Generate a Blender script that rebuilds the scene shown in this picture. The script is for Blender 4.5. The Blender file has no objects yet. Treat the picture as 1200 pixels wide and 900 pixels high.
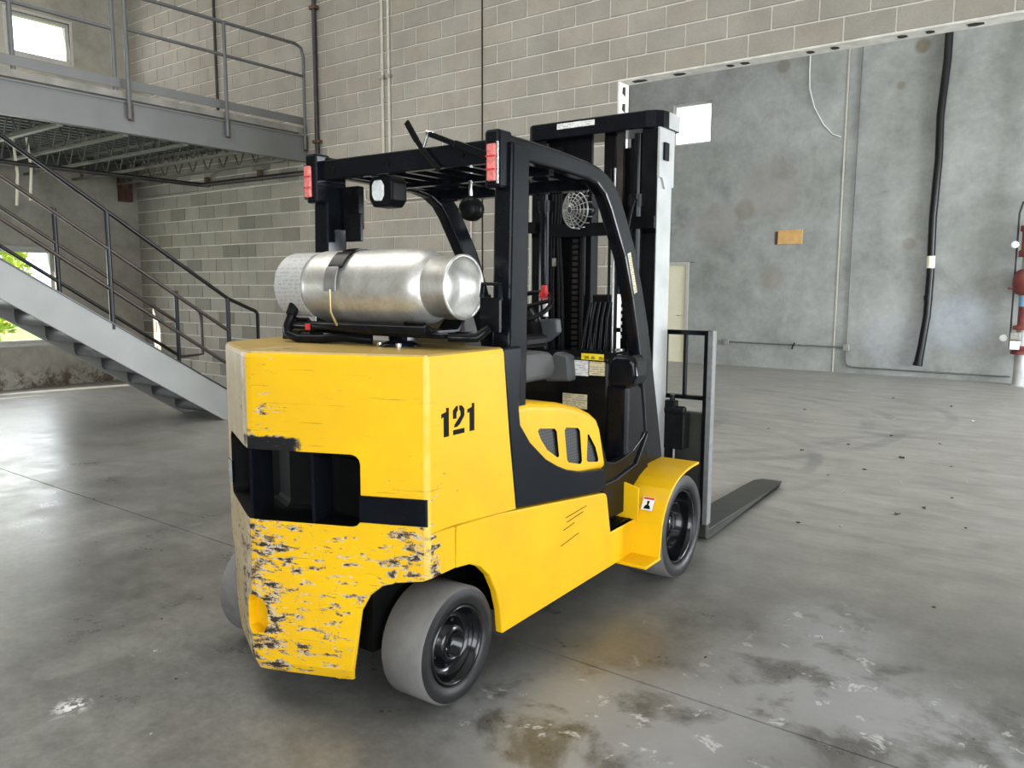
import bpy, bmesh, math, random
from mathutils import Vector, Matrix
random.seed(7)
scene = bpy.context.scene
COL = scene.collection
PI = math.pi

# ------------------------------------------------------------------ camera
cam_data = bpy.data.cameras.new('camera')
cam_data.sensor_fit = 'HORIZONTAL'
cam_data.sensor_width = 36.0
cam_data.lens = 921.96 / 1200 * 36.0
cam_data.clip_start = 0.05
cam_data.clip_end = 300
cam = bpy.data.objects.new('camera', cam_data)
COL.objects.link(cam)
PITCH, ROLL, YAW, CAMH = 0.12287, 0.00354, 0.63813, 1.590
fw = Vector((-math.sin(YAW) * math.cos(PITCH), math.cos(YAW) * math.cos(PITCH), -math.sin(PITCH)))
rt = Vector((math.cos(YAW), math.sin(YAW), 0))
up = rt.cross(fw)
r2 = rt * math.cos(ROLL) + up * math.sin(ROLL)
u2 = -rt * math.sin(ROLL) + up * math.cos(ROLL)
cam.matrix_world = Matrix(((r2.x, u2.x, -fw.x, 0), (r2.y, u2.y, -fw.y, 0), (r2.z, u2.z, -fw.z, CAMH), (0, 0, 0, 1)))
scene.camera = cam

# ------------------------------------------------------------------ light
world = bpy.data.worlds.new('world')
scene.world = world
world.use_nodes = True
wn = world.node_tree.nodes
bg = wn['Background']
bg.inputs['Color'].default_value = (0.80, 0.90, 1.0, 1)
bg.inputs['Strength'].default_value = 4.0

def area(name, loc, rot, sx, sy, power, color):
    d = bpy.data.lights.new(name, 'AREA')
    d.shape = 'RECTANGLE'; d.size = sx; d.size_y = sy
    d.energy = power; d.color = color
    o = bpy.data.objects.new(name, d)
    o.location = loc; o.rotation_euler = rot
    COL.objects.link(o)
    return o
# daylight entering the open dock doors (they stand in wall_right and wall_front)
area('daylight_dock_door', (6.9, -1.5, 2.2), (0, math.radians(90), 0), 4.2, 7.0, 520, (0.93, 0.97, 1.0))
area('daylight_rear_door', (3.4, -7.9, 2.2), (math.radians(90), 0, 0), 6.0, 4.2, 420, (0.97, 0.98, 1.0))
area('daylight_far_bay_door', (6.9, 11.4, 2.2), (0, math.radians(90), 0), 4.2, 6.0, 1650, (0.88, 0.94, 1.0))
area('fill_left_windows', (-13.15, 1.2, 1.42), (0, math.radians(-90), 0), 1.4, 8.6, 190, (0.95, 0.975, 1.0))  # fill lamp added along the left windows to brighten the mezzanine corner
area('daylight_upper_window', (-13.12, 5.77, 5.33), (0, math.radians(-90), 0), 0.55, 0.85, 26, (0.95, 0.97, 1.0))
# overhead fill lamps added under the closed roof
area('fill_near_bay', (-7.0, 1.5, 7.15), (0, 0, 0), 11.0, 4.0, 520, (1.0, 0.97, 0.92))
area('fill_far_bay', (-4.0, 11.4, 7.15), (0, 0, 0), 9.0, 3.0, 110, (1.0, 0.98, 0.94))

scene.view_settings.view_transform = 'Standard'
scene.view_settings.look = 'None'
scene.view_settings.gamma = 1.0
scene.view_settings.use_curve_mapping = False
scene.view_settings.exposure = 0.0

# ------------------------------------------------------------------ materials
def new_mat(name):
    m = bpy.data.materials.new(name)
    m.use_nodes = True
    nt = m.node_tree
    return m, nt, nt.nodes['Principled BSDF'], nt.links
def plain(name, col, rough=0.5, metal=0.0, noise=0.08, scale=25.0, emit=0.0, coat=0.0, bump=0.0, spec=0.5):
    """solid colour with a light procedural mottling"""
    m, nt, b, L = new_mat(name)
    tc = nt.nodes.new('ShaderNodeTexCoord')
    n = nt.nodes.new('ShaderNodeTexNoise'); n.inputs['Scale'].default_value = scale; n.inputs['Detail'].default_value = 4
    L.new(tc.outputs['Object'], n.inputs['Vector'])
    r = nt.nodes.new('ShaderNodeValToRGB')
    lo = tuple(max(0, c * (1 - noise)) for c in col) + (1,)
    hi = tuple(min(1, c * (1 + noise)) for c in col) + (1,)
    r.color_ramp.elements[0].position = 0.3; r.color_ramp.elements[0].color = lo
    r.color_ramp.elements[1].position = 0.7; r.color_ramp.elements[1].color = hi
    L.new(n.outputs['Fac'], r.inputs['Fac'])
    L.new(r.outputs['Color'], b.inputs['Base Color'])
    b.inputs['Roughness'].default_value = rough
    b.inputs['Metallic'].default_value = metal
    b.inputs['Coat Weight'].default_value = coat
    b.inputs['Specular IOR Level'].default_value = spec
    if bump:
        bp = nt.nodes.new('ShaderNodeBump'); bp.inputs['Strength'].default_value = bump; bp.inputs['Distance'].default_value = 0.01
        L.new(n.outputs['Fac'], bp.inputs['Height']); L.new(bp.outputs['Normal'], b.inputs['Normal'])
    if emit:
        b.inputs['Emission Color'].default_value = col + (1,); b.inputs['Emission Strength'].default_value = emit
    return m
def N(nt, t, **kw):
    n = nt.nodes.new(t)
    for k, v in kw.items():
        if k.startswith('i_'): n.inputs[k[2:].replace('_', ' ')].default_value = v
        else: setattr(n, k, v)
    return n
def ramp(nt, src, stops):
    r = nt.nodes.new('ShaderNodeValToRGB')
    e = r.color_ramp.elements
    while len(e) < len(stops): e.new(0.5)
    for k, (p, c) in zip(e, stops):
        k.position = p; k.color = c if len(c) == 4 else tuple(c) + (1,)
    nt.links.new(src, r.inputs['Fac'])
    return r.outputs['Color']
def mixc(nt, fac, a, b, mode='MIX'):
    m = nt.nodes.new('ShaderNodeMix'); m.data_type = 'RGBA'; m.blend_type = mode
    for s, v in ((m.inputs[0], fac), (m.inputs[6], a), (m.inputs[7], b)):
        if hasattr(v, 'links') or isinstance(v, bpy.types.NodeSocket): nt.links.new(v, s)
        elif isinstance(v, (int, float)): s.default_value = v
        else: s.default_value = tuple(v) + (1,) if len(v) == 3 else v
    return m.outputs[2]
def mth(nt, op, a, b=None, c=None, clamp=False):
    m = nt.nodes.new('ShaderNodeMath'); m.operation = op; m.use_clamp = clamp
    for i, v in enumerate((a, b, c)):
        if v is None: continue
        if isinstance(v, (int, float)): m.inputs[i].default_value = v
        else: nt.links.new(v, m.inputs[i])
    return m.outputs[0]
def noise(nt, vec, scale, detail=5, rough=0.55, dist=0.0, mapscale=None):
    if mapscale:
        mp = nt.nodes.new('ShaderNodeMapping'); mp.inputs['Scale'].default_value = mapscale
        nt.links.new(vec, mp.inputs['Vector']); vec = mp.outputs['Vector']
    n = nt.nodes.new('ShaderNodeTexNoise')
    n.inputs['Scale'].default_value = scale; n.inputs['Detail'].default_value = detail
    n.inputs['Roughness'].default_value = rough; n.inputs['Distortion'].default_value = dist
    nt.links.new(vec, n.inputs['Vector'])
    return n.outputs['Fac']
def sepxyz(nt, vec):
    s = nt.nodes.new('ShaderNodeSeparateXYZ'); nt.links.new(vec, s.inputs[0]); return s.outputs
def band(nt, v, a, b, soft):
    """1 between a and b with soft edges"""
    lo = nt.nodes.new('ShaderNodeMapRange'); lo.interpolation_type = 'SMOOTHSTEP'
    lo.inputs['From Min'].default_value = a - soft; lo.inputs['From Max'].default_value = a
    nt.links.new(v, lo.inputs['Value'])
    hi = nt.nodes.new('ShaderNodeMapRange'); hi.interpolation_type = 'SMOOTHSTEP'
    hi.inputs['From Min'].default_value = b; hi.inputs['From Max'].default_value = b + soft
    hi.inputs['To Min'].default_value = 1; hi.inputs['To Max'].default_value = 0
    nt.links.new(v, hi.inputs['Value'])
    return mth(nt, 'MULTIPLY', lo.outputs[0], hi.outputs[0])
def blob(nt, pos, cx, cy, r, ax=('X', 'Y'), soft=0.5):
    """soft round mask at (cx, cy) in the plane of two axes"""
    s = sepxyz(nt, pos)
    d = mth(nt, 'POWER', mth(nt, 'ADD', mth(nt, 'POWER', mth(nt, 'SUBTRACT', s[ax[0]], cx), 2.0), mth(nt, 'POWER', mth(nt, 'SUBTRACT', s[ax[1]], cy), 2.0)), 0.5)
    m = nt.nodes.new('ShaderNodeMapRange'); m.interpolation_type = 'SMOOTHSTEP'
    m.inputs['From Min'].default_value = r * (1 - soft); m.inputs['From Max'].default_value = r
    m.inputs['To Min'].default_value = 1; m.inputs['To Max'].default_value = 0
    nt.links.new(d, m.inputs['Value'])
    return m.outputs[0]

MAT = {}
def mat_floor():
    m, nt, b, L = new_mat('polished_concrete')
    g = N(nt, 'ShaderNodeNewGeometry').outputs['Position']
    big = noise(nt, g, 0.6, 7, 0.62, 0.15)
    mid = noise(nt, g, 2.6, 9, 0.70, 0.12)
    fine = noise(nt, g, 34, 5, 0.65)
    c = ramp(nt, big, [(0.30, (0.098, 0.094, 0.084)), (0.50, (0.150, 0.146, 0.134)), (0.72, (0.215, 0.211, 0.198))])
    c2 = ramp(nt, mid, [(0.28, (0.62, 0.62, 0.62)), (0.5, (0.97, 0.97, 0.97)), (0.72, (1.32, 1.32, 1.32))])
    c = mixc(nt, 0.85, c, c2, 'MULTIPLY')
    # cloudy streaks drawn out along the wheel lanes
    c = mixc(nt, 0.6, c, ramp(nt, noise(nt, g, 1.4, 8, 0.68, 0.2, (2.6, 0.8, 1)), [(0.3, (0.74, 0.74, 0.73)), (0.7, (1.18, 1.18, 1.19))]), 'MULTIPLY')
    c = mixc(nt, 0.8, c, ramp(nt, noise(nt, g, 9.0, 7, 0.72, 0.1), [(0.3, (0.72, 0.72, 0.71)), (0.5, (1, 1, 1)), (0.7, (1.24, 1.24, 1.24))]), 'MULTIPLY')
    # hairline scuffs
    for (ms, th_) in (((14.0, 1.2, 1), 0.705), ((1.6, 16.0, 1), 0.71)):
        sc_ = ramp(nt, noise(nt, g, 1.6, 5, 0.6, 0.3, ms), [(th_, (0, 0, 0)), (th_ + .02, (1, 1, 1))])
        c = mixc(nt, mth(nt, 'MULTIPLY', sc_, 0.28), c, (0.42, 0.42, 0.41))
    specks = ramp(nt, noise(nt, g, 55, 2, 0.5), [(0.775, (0, 0, 0)), (0.80, (1, 1, 1))])
    c = mixc(nt, mth(nt, 'MULTIPLY', specks, 0.6), c, (0.6, 0.6, 0.58))
    c3 = ramp(nt, fine, [(0.35, (0.84, 0.84, 0.84)), (0.65, (1.14, 1.14, 1.14))])
    c = mixc(nt, 0.7, c, c3, 'MULTIPLY')
    # paler far-bay floor, spread nearer to put the door light into the colour
    s = sepxyz(nt, g)
    far = band(nt, s['Y'], 5.6, 60, 2.6)
    c = mixc(nt, mth(nt, 'MULTIPLY', far, 0.55), c, (0.38, 0.36, 0.325))
    # streaky trowel marks in the far bay
    st = noise(nt, g, 2.2, 8, 0.74, 0.4, (0.8, 2.2, 1))
    c = mixc(nt, mth(nt, 'MULTIPLY', far, 0.75), c, ramp(nt, st, [(0.34, (0.66, 0.66, 0.64)), (0.62, (1.16, 1.16, 1.16))]), 'MULTIPLY')
    # pale paint residue and worn coating
    pn = noise(nt, g, 7.0, 9, 0.68, 0.5)
    reg = mth(nt, 'ADD', mth(nt, 'ADD', blob(nt, g, -1.30, 2.32, 0.78, soft=0.7), blob(nt, g, -0.75, 3.1, 0.75, soft=0.9)), mth(nt, 'ADD', blob(nt, g, -0.2, 3.0, 0.5, soft=0.9), mth(nt, 'MULTIPLY', blob(nt, g, -0.9, 3.75, 0.45, soft=0.9), 0.7)), clamp=True)
    wear = mth(nt, 'MULTIPLY', reg, ramp(nt, noise(nt, g, 2.6, 9, 0.66, 0.3), [(0.40, (0, 0, 0)), (0.50, (1, 1, 1))]))
    c = mixc(nt, mth(nt, 'MULTIPLY', wear, 0.62), c, (0.40, 0.405, 0.42))
    flecks = mth(nt, 'MULTIPLY', reg, ramp(nt, pn, [(0.60, (0, 0, 0)), (0.635, (1, 1, 1))]))
    c = mixc(nt, mth(nt, 'MULTIPLY', flecks, 0.75), c, (0.62, 0.62, 0.61))
    sp = mth(nt, 'MULTIPLY', blob(nt, g, -3.02, 1.27, 0.09, soft=0.9), ramp(nt, noise(nt, g, 26, 4, 0.6), [(0.48, (0, 0, 0)), (0.53, (1, 1, 1))]))
    c = mixc(nt, sp, c, (0.75, 0.75, 0.74))
    oil = mth(nt, 'MULTIPLY', blob(nt, g, -1.72, 3.0, 0.55, soft=0.9), 0.35)
    c = mixc(nt, oil, c, (0.17, 0.145, 0.10))
    # tyre marks: rings around turning centres in the far bay
    for (cx, cy, r, w, k) in ((-3.9, 7.0, 1.95, 0.035, .5), (-3.9, 7.0, 2.2, 0.03, .35), (-4.6, 9.2, 2.6, 0.05, .4), (-4.6, 9.2, 2.95, 0.05, .45), (-3.6, 10.5, 2.3, 0.04, .35), (-5.5, 8.6, 2.0, .05, .4), (-2.2, 14.5, 5.3, .06, .4), (-2.2, 14.5, 4.95, .05, .35)):
        sx_ = mth(nt, 'SUBTRACT', s['X'], cx); sy_ = mth(nt, 'SUBTRACT', s['Y'], cy)
        d = mth(nt, 'POWER', mth(nt, 'ADD', mth(nt, 'MULTIPLY', sx_, sx_), mth(nt, 'MULTIPLY', sy_, sy_)), 0.5)
        ring = band(nt, d, r - w, r + w, 0.05)
        ring = mth(nt, 'MULTIPLY', ring, ramp(nt, noise(nt, g, 0.9, 3), [(0.4, (0, 0, 0)), (0.6, (1, 1, 1))]))
        c = mixc(nt, mth(nt, 'MULTIPLY', ring, k), c, (0.10, 0.10, 0.10))
    L.new(c, b.inputs['Base Color'])
    ro = ramp(nt, mid, [(0.3, (0.24, 0.24, 0.24)), (0.7, (0.42, 0.42, 0.42))])
    ro = mixc(nt, mth(nt, 'MULTIPLY', far, 0.7), ro, (0.48, 0.48, 0.48))
    L.new(ro, b.inputs['Roughness'])
    b.inputs['Specular IOR Level'].default_value = 0.5
    bp = N(nt, 'ShaderNodeBump'); bp.inputs['Strength'].default_value = 0.06; bp.inputs['Distance'].default_value = 0.01
    L.new(mid, bp.inputs['Height']); L.new(bp.outputs['Normal'], b.inputs['Normal'])
    return m
def mat_concrete(name, base, warm, stains=(), axis=('X', 'Z'), lowrust=False):
    m, nt, b, L = new_mat(name)
    g = N(nt, 'ShaderNodeNewGeometry').outputs['Position']
    big = noise(nt, g, 0.45, 6, 0.6, 0.3)
    mid = noise(nt, g, 1.7, 10, 0.72, 0.25)
    fine = noise(nt, g, 9, 6, 0.6)
    c = mixc(nt, ramp(nt, big, [(0.35, (0, 0, 0)), (0.65, (1, 1, 1))]), base, warm)
    c = mixc(nt, 0.75, c, ramp(nt, mid, [(0.28, (0.58, 0.58, 0.58)), (0.5, (1, 1, 1)), (0.72, (1.3, 1.3, 1.3))]), 'MULTIPLY')
    c = mixc(nt, 0.5, c, ramp(nt, fine, [(0.3, (0.85, 0.85, 0.85)), (0.7, (1.12, 1.12, 1.12))]), 'MULTIPLY')
    for (x, z, r, col, k) in stains:
        wob = mth(nt, 'MULTIPLY', blob(nt, g, x, z, r, axis, 0.45), ramp(nt, fine, [(0.2, (0.45, 0.45, 0.45)), (0.6, (1, 1, 1))]))
        c = mixc(nt, mth(nt, 'MULTIPLY', wob, k), c, col)
    if lowrust:
        s = sepxyz(nt, g)
        low = mth(nt, 'MULTIPLY', band(nt, s['Z'], -1, 0.12, 0.30), ramp(nt, noise(nt, g, 4.5, 9, 0.72, 0.3), [(0.45, (0, 0, 0)), (0.56, (1, 1, 1))]))
        c = mixc(nt, mth(nt, 'MULTIPLY', low, 0.9), c, (0.07, 0.045, 0.025))
    L.new(c, b.inputs['Base Color'])
    b.inputs['Roughness'].default_value = 0.85
    bp = N(nt, 'ShaderNodeBump'); bp.inputs['Strength'].default_value = 0.25; bp.inputs['Distance'].default_value = 0.02
    L.new(mid, bp.inputs['Height']); L.new(bp.outputs['Normal'], b.inputs['Normal'])
    return m
def mat_block(attr):
    m, nt, b, L = new_mat('concrete_block_' + ('mass' if attr else 'single'))
    if attr:
        a = N(nt, 'ShaderNodeAttribute'); a.attribute_name = 'tint'; tint = a.outputs['Color']
    else:
        tint = N(nt, 'ShaderNodeObjectInfo').outputs['Color']
    g = N(nt, 'ShaderNodeNewGeometry').outputs['Position']
    c = mixc(nt, 1.0, tint, ramp(nt, noise(nt, g, 2.2, 6, 0.6, 0.4), [(0.3, (0.86, 0.86, 0.86)), (0.7, (1.1, 1.1, 1.1))]), 'MULTIPLY')
    fine = noise(nt, g, 60, 4, 0.7)
    c = mixc(nt, 0.7, c, ramp(nt, fine, [(0.3, (0.86, 0.86, 0.86)), (0.7, (1.12, 1.12, 1.12))]), 'MULTIPLY')
    L.new(c, b.inputs['Base Color']); b.inputs['Roughness'].default_value = 0.92
    bp = N(nt, 'ShaderNodeBump'); bp.inputs['Strength'].default_value = 0.2; bp.inputs['Distance'].default_value = 0.004
    L.new(fine, bp.inputs['Height']); L.new(bp.outputs['Normal'], b.inputs['Normal'])
    return m
YEL = (0.80, 0.475, 0.003)
def mat_yellow(worn):
    m, nt, b, L = new_mat('yellow_paint_' + ('battered' if worn else 'clean'))
    o = N(nt, 'ShaderNodeTexCoord').outputs['Object']
    c = mixc(nt, ramp(nt, noise(nt, o, 3.0, 6, 0.6, 0.4), [(0.35, (0, 0, 0)), (0.7, (1, 1, 1))]), YEL, (0.74, 0.41, 0.008))
    if worn:
        s = sepxyz(nt, o)
        # dull dusty top
        up_ = sepxyz(nt, N(nt, 'ShaderNodeNewGeometry').outputs['Normal'])['Z']
        top = mth(nt, 'MULTIPLY', band(nt, up_, 0.8, 2, 0.1), band(nt, s['Z'], 1.25, 3, 0.02))
        dust = ramp(nt, noise(nt, o, 5, 7, 0.7, 0.5), [(0.3, (0.30, 0.20, 0.055)), (0.7, (0.42, 0.30, 0.10))])
        c = mixc(nt, mth(nt, 'MULTIPLY', top, 0.92), c, dust)
        # shade put into the left facet's colour as grey-brown, up to the nose
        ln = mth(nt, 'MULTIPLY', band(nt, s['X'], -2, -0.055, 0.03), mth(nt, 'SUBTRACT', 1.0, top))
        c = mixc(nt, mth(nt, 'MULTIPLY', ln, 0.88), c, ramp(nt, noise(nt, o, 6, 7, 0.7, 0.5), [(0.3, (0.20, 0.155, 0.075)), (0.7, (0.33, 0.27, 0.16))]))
        back = band(nt, s['Y'], -2, -0.16, 0.06)
        # dense scrapes near the nose
        nose = mth(nt, 'MULTIPLY', band(nt, s['X'], -0.11, 0.03, 0.16), back)
        low = mth(nt, 'MULTIPLY', band(nt, s['Z'], 0.0, 0.66, 0.14), back)
        edge = mth(nt, 'MULTIPLY', band(nt, s['X'], 0.50, 0.63, 0.07), mth(nt, 'MULTIPLY', back, band(nt, s['Z'], 0.4, 0.82, 0.15)))
        slot = mth(nt, 'MULTIPLY', mth(nt, 'MULTIPLY', band(nt, s['Z'], 0.995, 1.035, 0.02), band(nt, s['X'], -0.05, 0.13, 0.08)), back)
        scr = noise(nt, o, 11, 10, 0.72, 0.3, (1.0, 1.0, 3.2))
        dens = mth(nt, 'ADD', mth(nt, 'ADD', mth(nt, "MULTIPLY", nose, 0.08), mth(nt, 'MULTIPLY', low, 0.10)), mth(nt, 'ADD', mth(nt, 'MULTIPLY', edge, 0.07), mth(nt, 'MULTIPLY', slot, 0.22)))
        sv = mth(nt, 'ADD', scr, dens)
        bare = ramp(nt, sv, [(0.655, (0, 0, 0)), (0.675, (1, 1, 1))])
        dark = ramp(nt, mth(nt, 'ADD', sv, mth(nt, 'MULTIPLY', mth(nt, 'SUBTRACT', noise(nt, o, 40, 4, 0.6), 0.5), 0.12)), [(0.715, (0, 0, 0)), (0.73, (1, 1, 1))])
        c = mixc(nt, bare, c, ramp(nt, noise(nt, o, 45, 3, 0.6), [(0.42, (0.16, 0.10, 0.05)), (0.58, (0.55, 0.47, 0.36))]))
        c = mixc(nt, dark, c, (0.03, 0.02, 0.014))
        sl = mth(nt, 'MULTIPLY', slot, ramp(nt, sv, [(0.62, (0, 0, 0)), (0.65, (1, 1, 1))]))
        c = mixc(nt, sl, c, (0.006, 0.006, 0.006))
        # long thin horizontal scratches
        th = noise(nt, o, 5.0, 6, 0.6, 0.2, (0.55, 0.55, 22.0))
        lines = mth(nt, 'MULTIPLY', ramp(nt, th, [(0.645, (0, 0, 0)), (0.665, (1, 1, 1))]), back)
        c = mixc(nt, mth(nt, 'MULTIPLY', lines, 0.65), c, (0.28, 0.17, 0.02))
        # pale highlights put into the colour on the right rear and nose edges
        edge_hilite = mth(nt, 'MULTIPLY', band(nt, s['X'], 0.607, 0.6195, 0.003), band(nt, s['Y'], -0.26, -0.195, 0.006))
        c = mixc(nt, mth(nt, 'MULTIPLY', mth(nt, 'MULTIPLY', edge_hilite, ramp(nt, noise(nt, o, 9, 5), [(0.3, (0.3, 0.3, 0.3)), (0.6, (1, 1, 1))])), 0.6), c, (0.86, 0.62, 0.16))
        nose_hilite = mth(nt, 'MULTIPLY', band(nt, s['X'], -0.10, -0.052, 0.012), mth(nt, 'MULTIPLY', back, ramp(nt, noise(nt, o, 12, 6, 0.7), [(0.42, (0, 0, 0)), (0.6, (1, 1, 1))])))
        c = mixc(nt, mth(nt, 'MULTIPLY', nose_hilite, 0.8), c, (0.55, 0.47, 0.33))
        L.new(mixc(nt, bare, (0.42, 0.42, 0.42), (0.75, 0.75, 0.75)), b.inputs['Roughness'])
        bp = N(nt, 'ShaderNodeBump'); bp.inputs['Strength'].default_value = 0.3; bp.inputs['Distance'].default_value = 0.004; bp.invert = True
        L.new(bare, bp.inputs['Height']); L.new(bp.outputs['Normal'], b.inputs['Normal'])
    else:
        b.inputs['Roughness'].default_value = 0.38
    b.inputs['Specular IOR Level'].default_value = 0.3
    L.new(c, b.inputs['Base Color'])
    return m
def mat_tank():
    m, nt, b, L = new_mat('brushed_aluminium_tank')
    o = N(nt, 'ShaderNodeTexCoord').outputs['Object']
    c = ramp(nt, noise(nt, o, 5, 8, 0.7, 0.8), [(0.3, (0.42, 0.41, 0.38)), (0.6, (0.66, 0.65, 0.62)), (0.8, (0.72, 0.72, 0.70))])
    sc = noise(nt, o, 8, 8, 0.7, 2.5)
    c = mixc(nt, mth(nt, 'MULTIPLY', ramp(nt, sc, [(0.485, (0, 0, 0)), (0.5, (1, 1, 1)), (0.515, (0, 0, 0))]), 0.35), c, (0.25, 0.2, 0.12))
    L.new(c, b.inputs['Base Color'])
    b.inputs['Metallic'].default_value = 0.75; b.inputs['Roughness'].default_value = 0.40
    return m
def mat_rubber(name, col, wear, rough):
    m, nt, b, L = new_mat(name)
    o = N(nt, 'ShaderNodeTexCoord').outputs['Object']
    c = mixc(nt, ramp(nt, noise(nt, o, 6, 8, 0.7, 0.5), [(0.35, (0, 0, 0)), (0.7, (1, 1, 1))]), col, wear)
    L.new(c, b.inputs['Base Color']); b.inputs['Roughness'].default_value = rough
    return m
def mat_print(name, bgc, ink, sx_, sz_):
    """flat print: rows of tiny illegible marks"""
    m, nt, b, L = new_mat(name)
    o = N(nt, 'ShaderNodeTexCoord').outputs['Object']
    zz = sepxyz(nt, o)['Z']
    rows = mth(nt, 'GREATER_THAN', mth(nt, 'FRACT', mth(nt, 'MULTIPLY', zz, sz_)), 0.45)
    words = ramp(nt, noise(nt, o, 1.0, 2, 0.5, 0.0, (sx_, sx_, sz_ * 0.9)), [(0.47, (0, 0, 0)), (0.50, (1, 1, 1))])
    L.new(mixc(nt, mth(nt, 'MULTIPLY', mth(nt, 'MULTIPLY', rows, words), 0.7), bgc, ink), b.inputs['Base Color'])
    b.inputs['Roughness'].default_value = 0.5
    return m
def mat_mesh():
    """perforated black grille sheet"""
    m, nt, b, L = new_mat('perforated_grille')
    o = N(nt, 'ShaderNodeTexCoord').outputs['Object']
    mp = N(nt, 'ShaderNodeMapping'); mp.inputs['Rotation'].default_value = (math.radians(45), 0, 0)
    L.new(o, mp.inputs['Vector'])
    ck = N(nt, 'ShaderNodeTexChecker'); ck.inputs['Scale'].default_value = 95
    L.new(mp.outputs['Vector'], ck.inputs['Vector'])
    L.new(mixc(nt, ck.outputs['Fac'], (0.004, 0.004, 0.004), (0.045, 0.045, 0.045)), b.inputs['Base Color'])
    b.inputs['Roughness'].default_value = 0.45
    return m
def mat_glass():
    m, nt, b, L = new_mat('window_glass')
    out = nt.nodes['Material Output']
    gl = N(nt, 'ShaderNodeBsdfGlossy'); gl.inputs['Roughness'].default_value = 0.02
    tr = N(nt, 'ShaderNodeBsdfTransparent')
    mx = N(nt, 'ShaderNodeMixShader'); mx.inputs[0].default_value = 0.06
    L.new(tr.outputs[0], mx.inputs[1]); L.new(gl.outputs[0], mx.inputs[2]); L.new(mx.outputs[0], out.inputs['Surface'])
    return m

MAT['floor'] = mat_floor()
MAT['concrete_left'] = mat_concrete('left_wall_concrete', (0.35, 0.333, 0.285), (0.43, 0.40, 0.335), [(4.1, 5.75, .1, (.07, .06, .05), .8), (7.0, 3.4, .35, (.13, .11, .09), .5)], ('Y', 'Z'), True)
BR = (0.17, 0.135, 0.085)
MAT['concrete_far'] = mat_concrete('far_wall_concrete', (0.245, 0.255, 0.235), (0.34, 0.345, 0.33),
    [(-5.83, 3.13, .26, BR, .5), (-5.18, 5.79, .16, BR, .55), (-3.09, 5.14, .09, BR, .6), (-2.78, 5.76, .16, BR, .9), (-2.80, 2.37, .14, BR, .5), (-5.22, 1.79, .30, BR, .42),
     (-5.3, 3.5, .7, (.25, .20, .18), .4), (-6.4, 2.8, .6, (.24, .20, .18), .4), (-1.9, 1.0, .6, (.40, .44, .50), .5), (-2.9, .6, .7, (.42, .44, .46), .5)])
MAT['block'] = mat_block(False)
MAT['block_mass'] = mat_block(True)
MAT['mortar'] = plain('pale_mortar', (0.62, 0.60, 0.54), 0.95, noise=0.12, scale=6, bump=0.2)
MAT['cut'] = plain('saw_cut_block_white', (0.66, 0.64, 0.58), 0.9, noise=0.15, scale=9, bump=0.2)
MAT['hole'] = plain('block_core_dark', (0.02, 0.018, 0.015), 0.9)
MAT['yellow_worn'] = mat_yellow(True)
MAT['yellow'] = mat_yellow(False)
MAT['black'] = plain('black_gloss_paint', (0.0045, 0.0055, 0.008), 0.12, noise=0.3, scale=8, spec=0.2)
MAT['black_satin'] = plain('black_satin_paint', (0.0055, 0.006, 0.007), 0.2, noise=0.3, scale=12, spec=0.14)
MAT['black_matte'] = plain('black_rubber_plastic', (0.0065, 0.0065, 0.007), 0.35, noise=0.3, scale=30, spec=0.09)
MAT['void'] = plain('near_black_interior', (0.0025, 0.0025, 0.0025), 0.6, noise=0.4, scale=14, spec=0.15)  # near-black for the slot, vent, axle and frame interiors
MAT['navy'] = plain('dark_navy_panel', (0.0045, 0.0065, 0.0105), 0.22, noise=0.2, scale=8, spec=0.12)
MAT['tire_tread'] = mat_rubber('grey_worn_tread', (0.125, 0.12, 0.115), (0.185, 0.178, 0.165), 0.75)
MAT['tire_side'] = mat_rubber('black_tire_sidewall', (0.007, 0.007, 0.008), (0.02, 0.02, 0.021), 0.45)
MAT['rim'] = plain('gloss_black_rim', (0.004, 0.0045, 0.006), 0.14, noise=0.3, spec=0.45)
MAT['tank'] = mat_tank()
MAT['steel'] = plain('worn_steel', (0.42, 0.42, 0.42), 0.35, metal=0.9, noise=0.2)
MAT['channel'] = plain('pale_steel_lit_channel', (0.44, 0.44, 0.425), 0.38, metal=0.3, noise=0.12, scale=6)  # pale grey for steel plates and for the mast face coloured as lit
MAT['fork'] = plain('dark_olive_fork_steel', (0.036, 0.036, 0.029), 0.45, metal=0.3, noise=0.25, scale=9)
MAT['fork_edge'] = plain('rubbed_fork_edge', (0.12, 0.12, 0.11), 0.45, metal=0.5, noise=0.3, scale=9)
MAT['seat'] = plain('grey_seat_vinyl', (0.075, 0.075, 0.073), 0.6, noise=0.15, scale=20)
MAT['plastic_grey'] = plain('grey_plastic', (0.07, 0.075, 0.08), 0.5)
MAT['chrome'] = plain('chrome', (0.7, 0.7, 0.7), 0.15, metal=1.0)
MAT['brass'] = plain('dull_brass', (0.45, 0.36, 0.16), 0.35, metal=0.9)
MAT['lens_red'] = plain('red_lamp_lens', (0.70, 0.19, 0.17), 0.2, noise=0.25, scale=60)
MAT['lens_white'] = plain('white_lamp_lens', (0.72, 0.74, 0.72), 0.15, noise=0.12, scale=40)
MAT['red'] = plain('red_plastic', (0.55, 0.03, 0.03), 0.35)
MAT['white'] = plain('white_plastic', (0.78, 0.78, 0.76), 0.5)
MAT['rail_grey'] = plain('grey_painted_steel', (0.10, 0.105, 0.103), 0.45, noise=0.12, scale=5)
MAT['beam_grey'] = plain('grey_painted_beam', (0.14, 0.143, 0.136), 0.5, noise=0.10, scale=2.5)
MAT['stringer'] = plain('pale_grey_stringer', (0.29, 0.292, 0.275), 0.45, noise=0.08, scale=3)
MAT['tread_pan'] = plain('grey_stair_pan', (0.055, 0.06, 0.06), 0.4, noise=0.2, scale=6)
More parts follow.
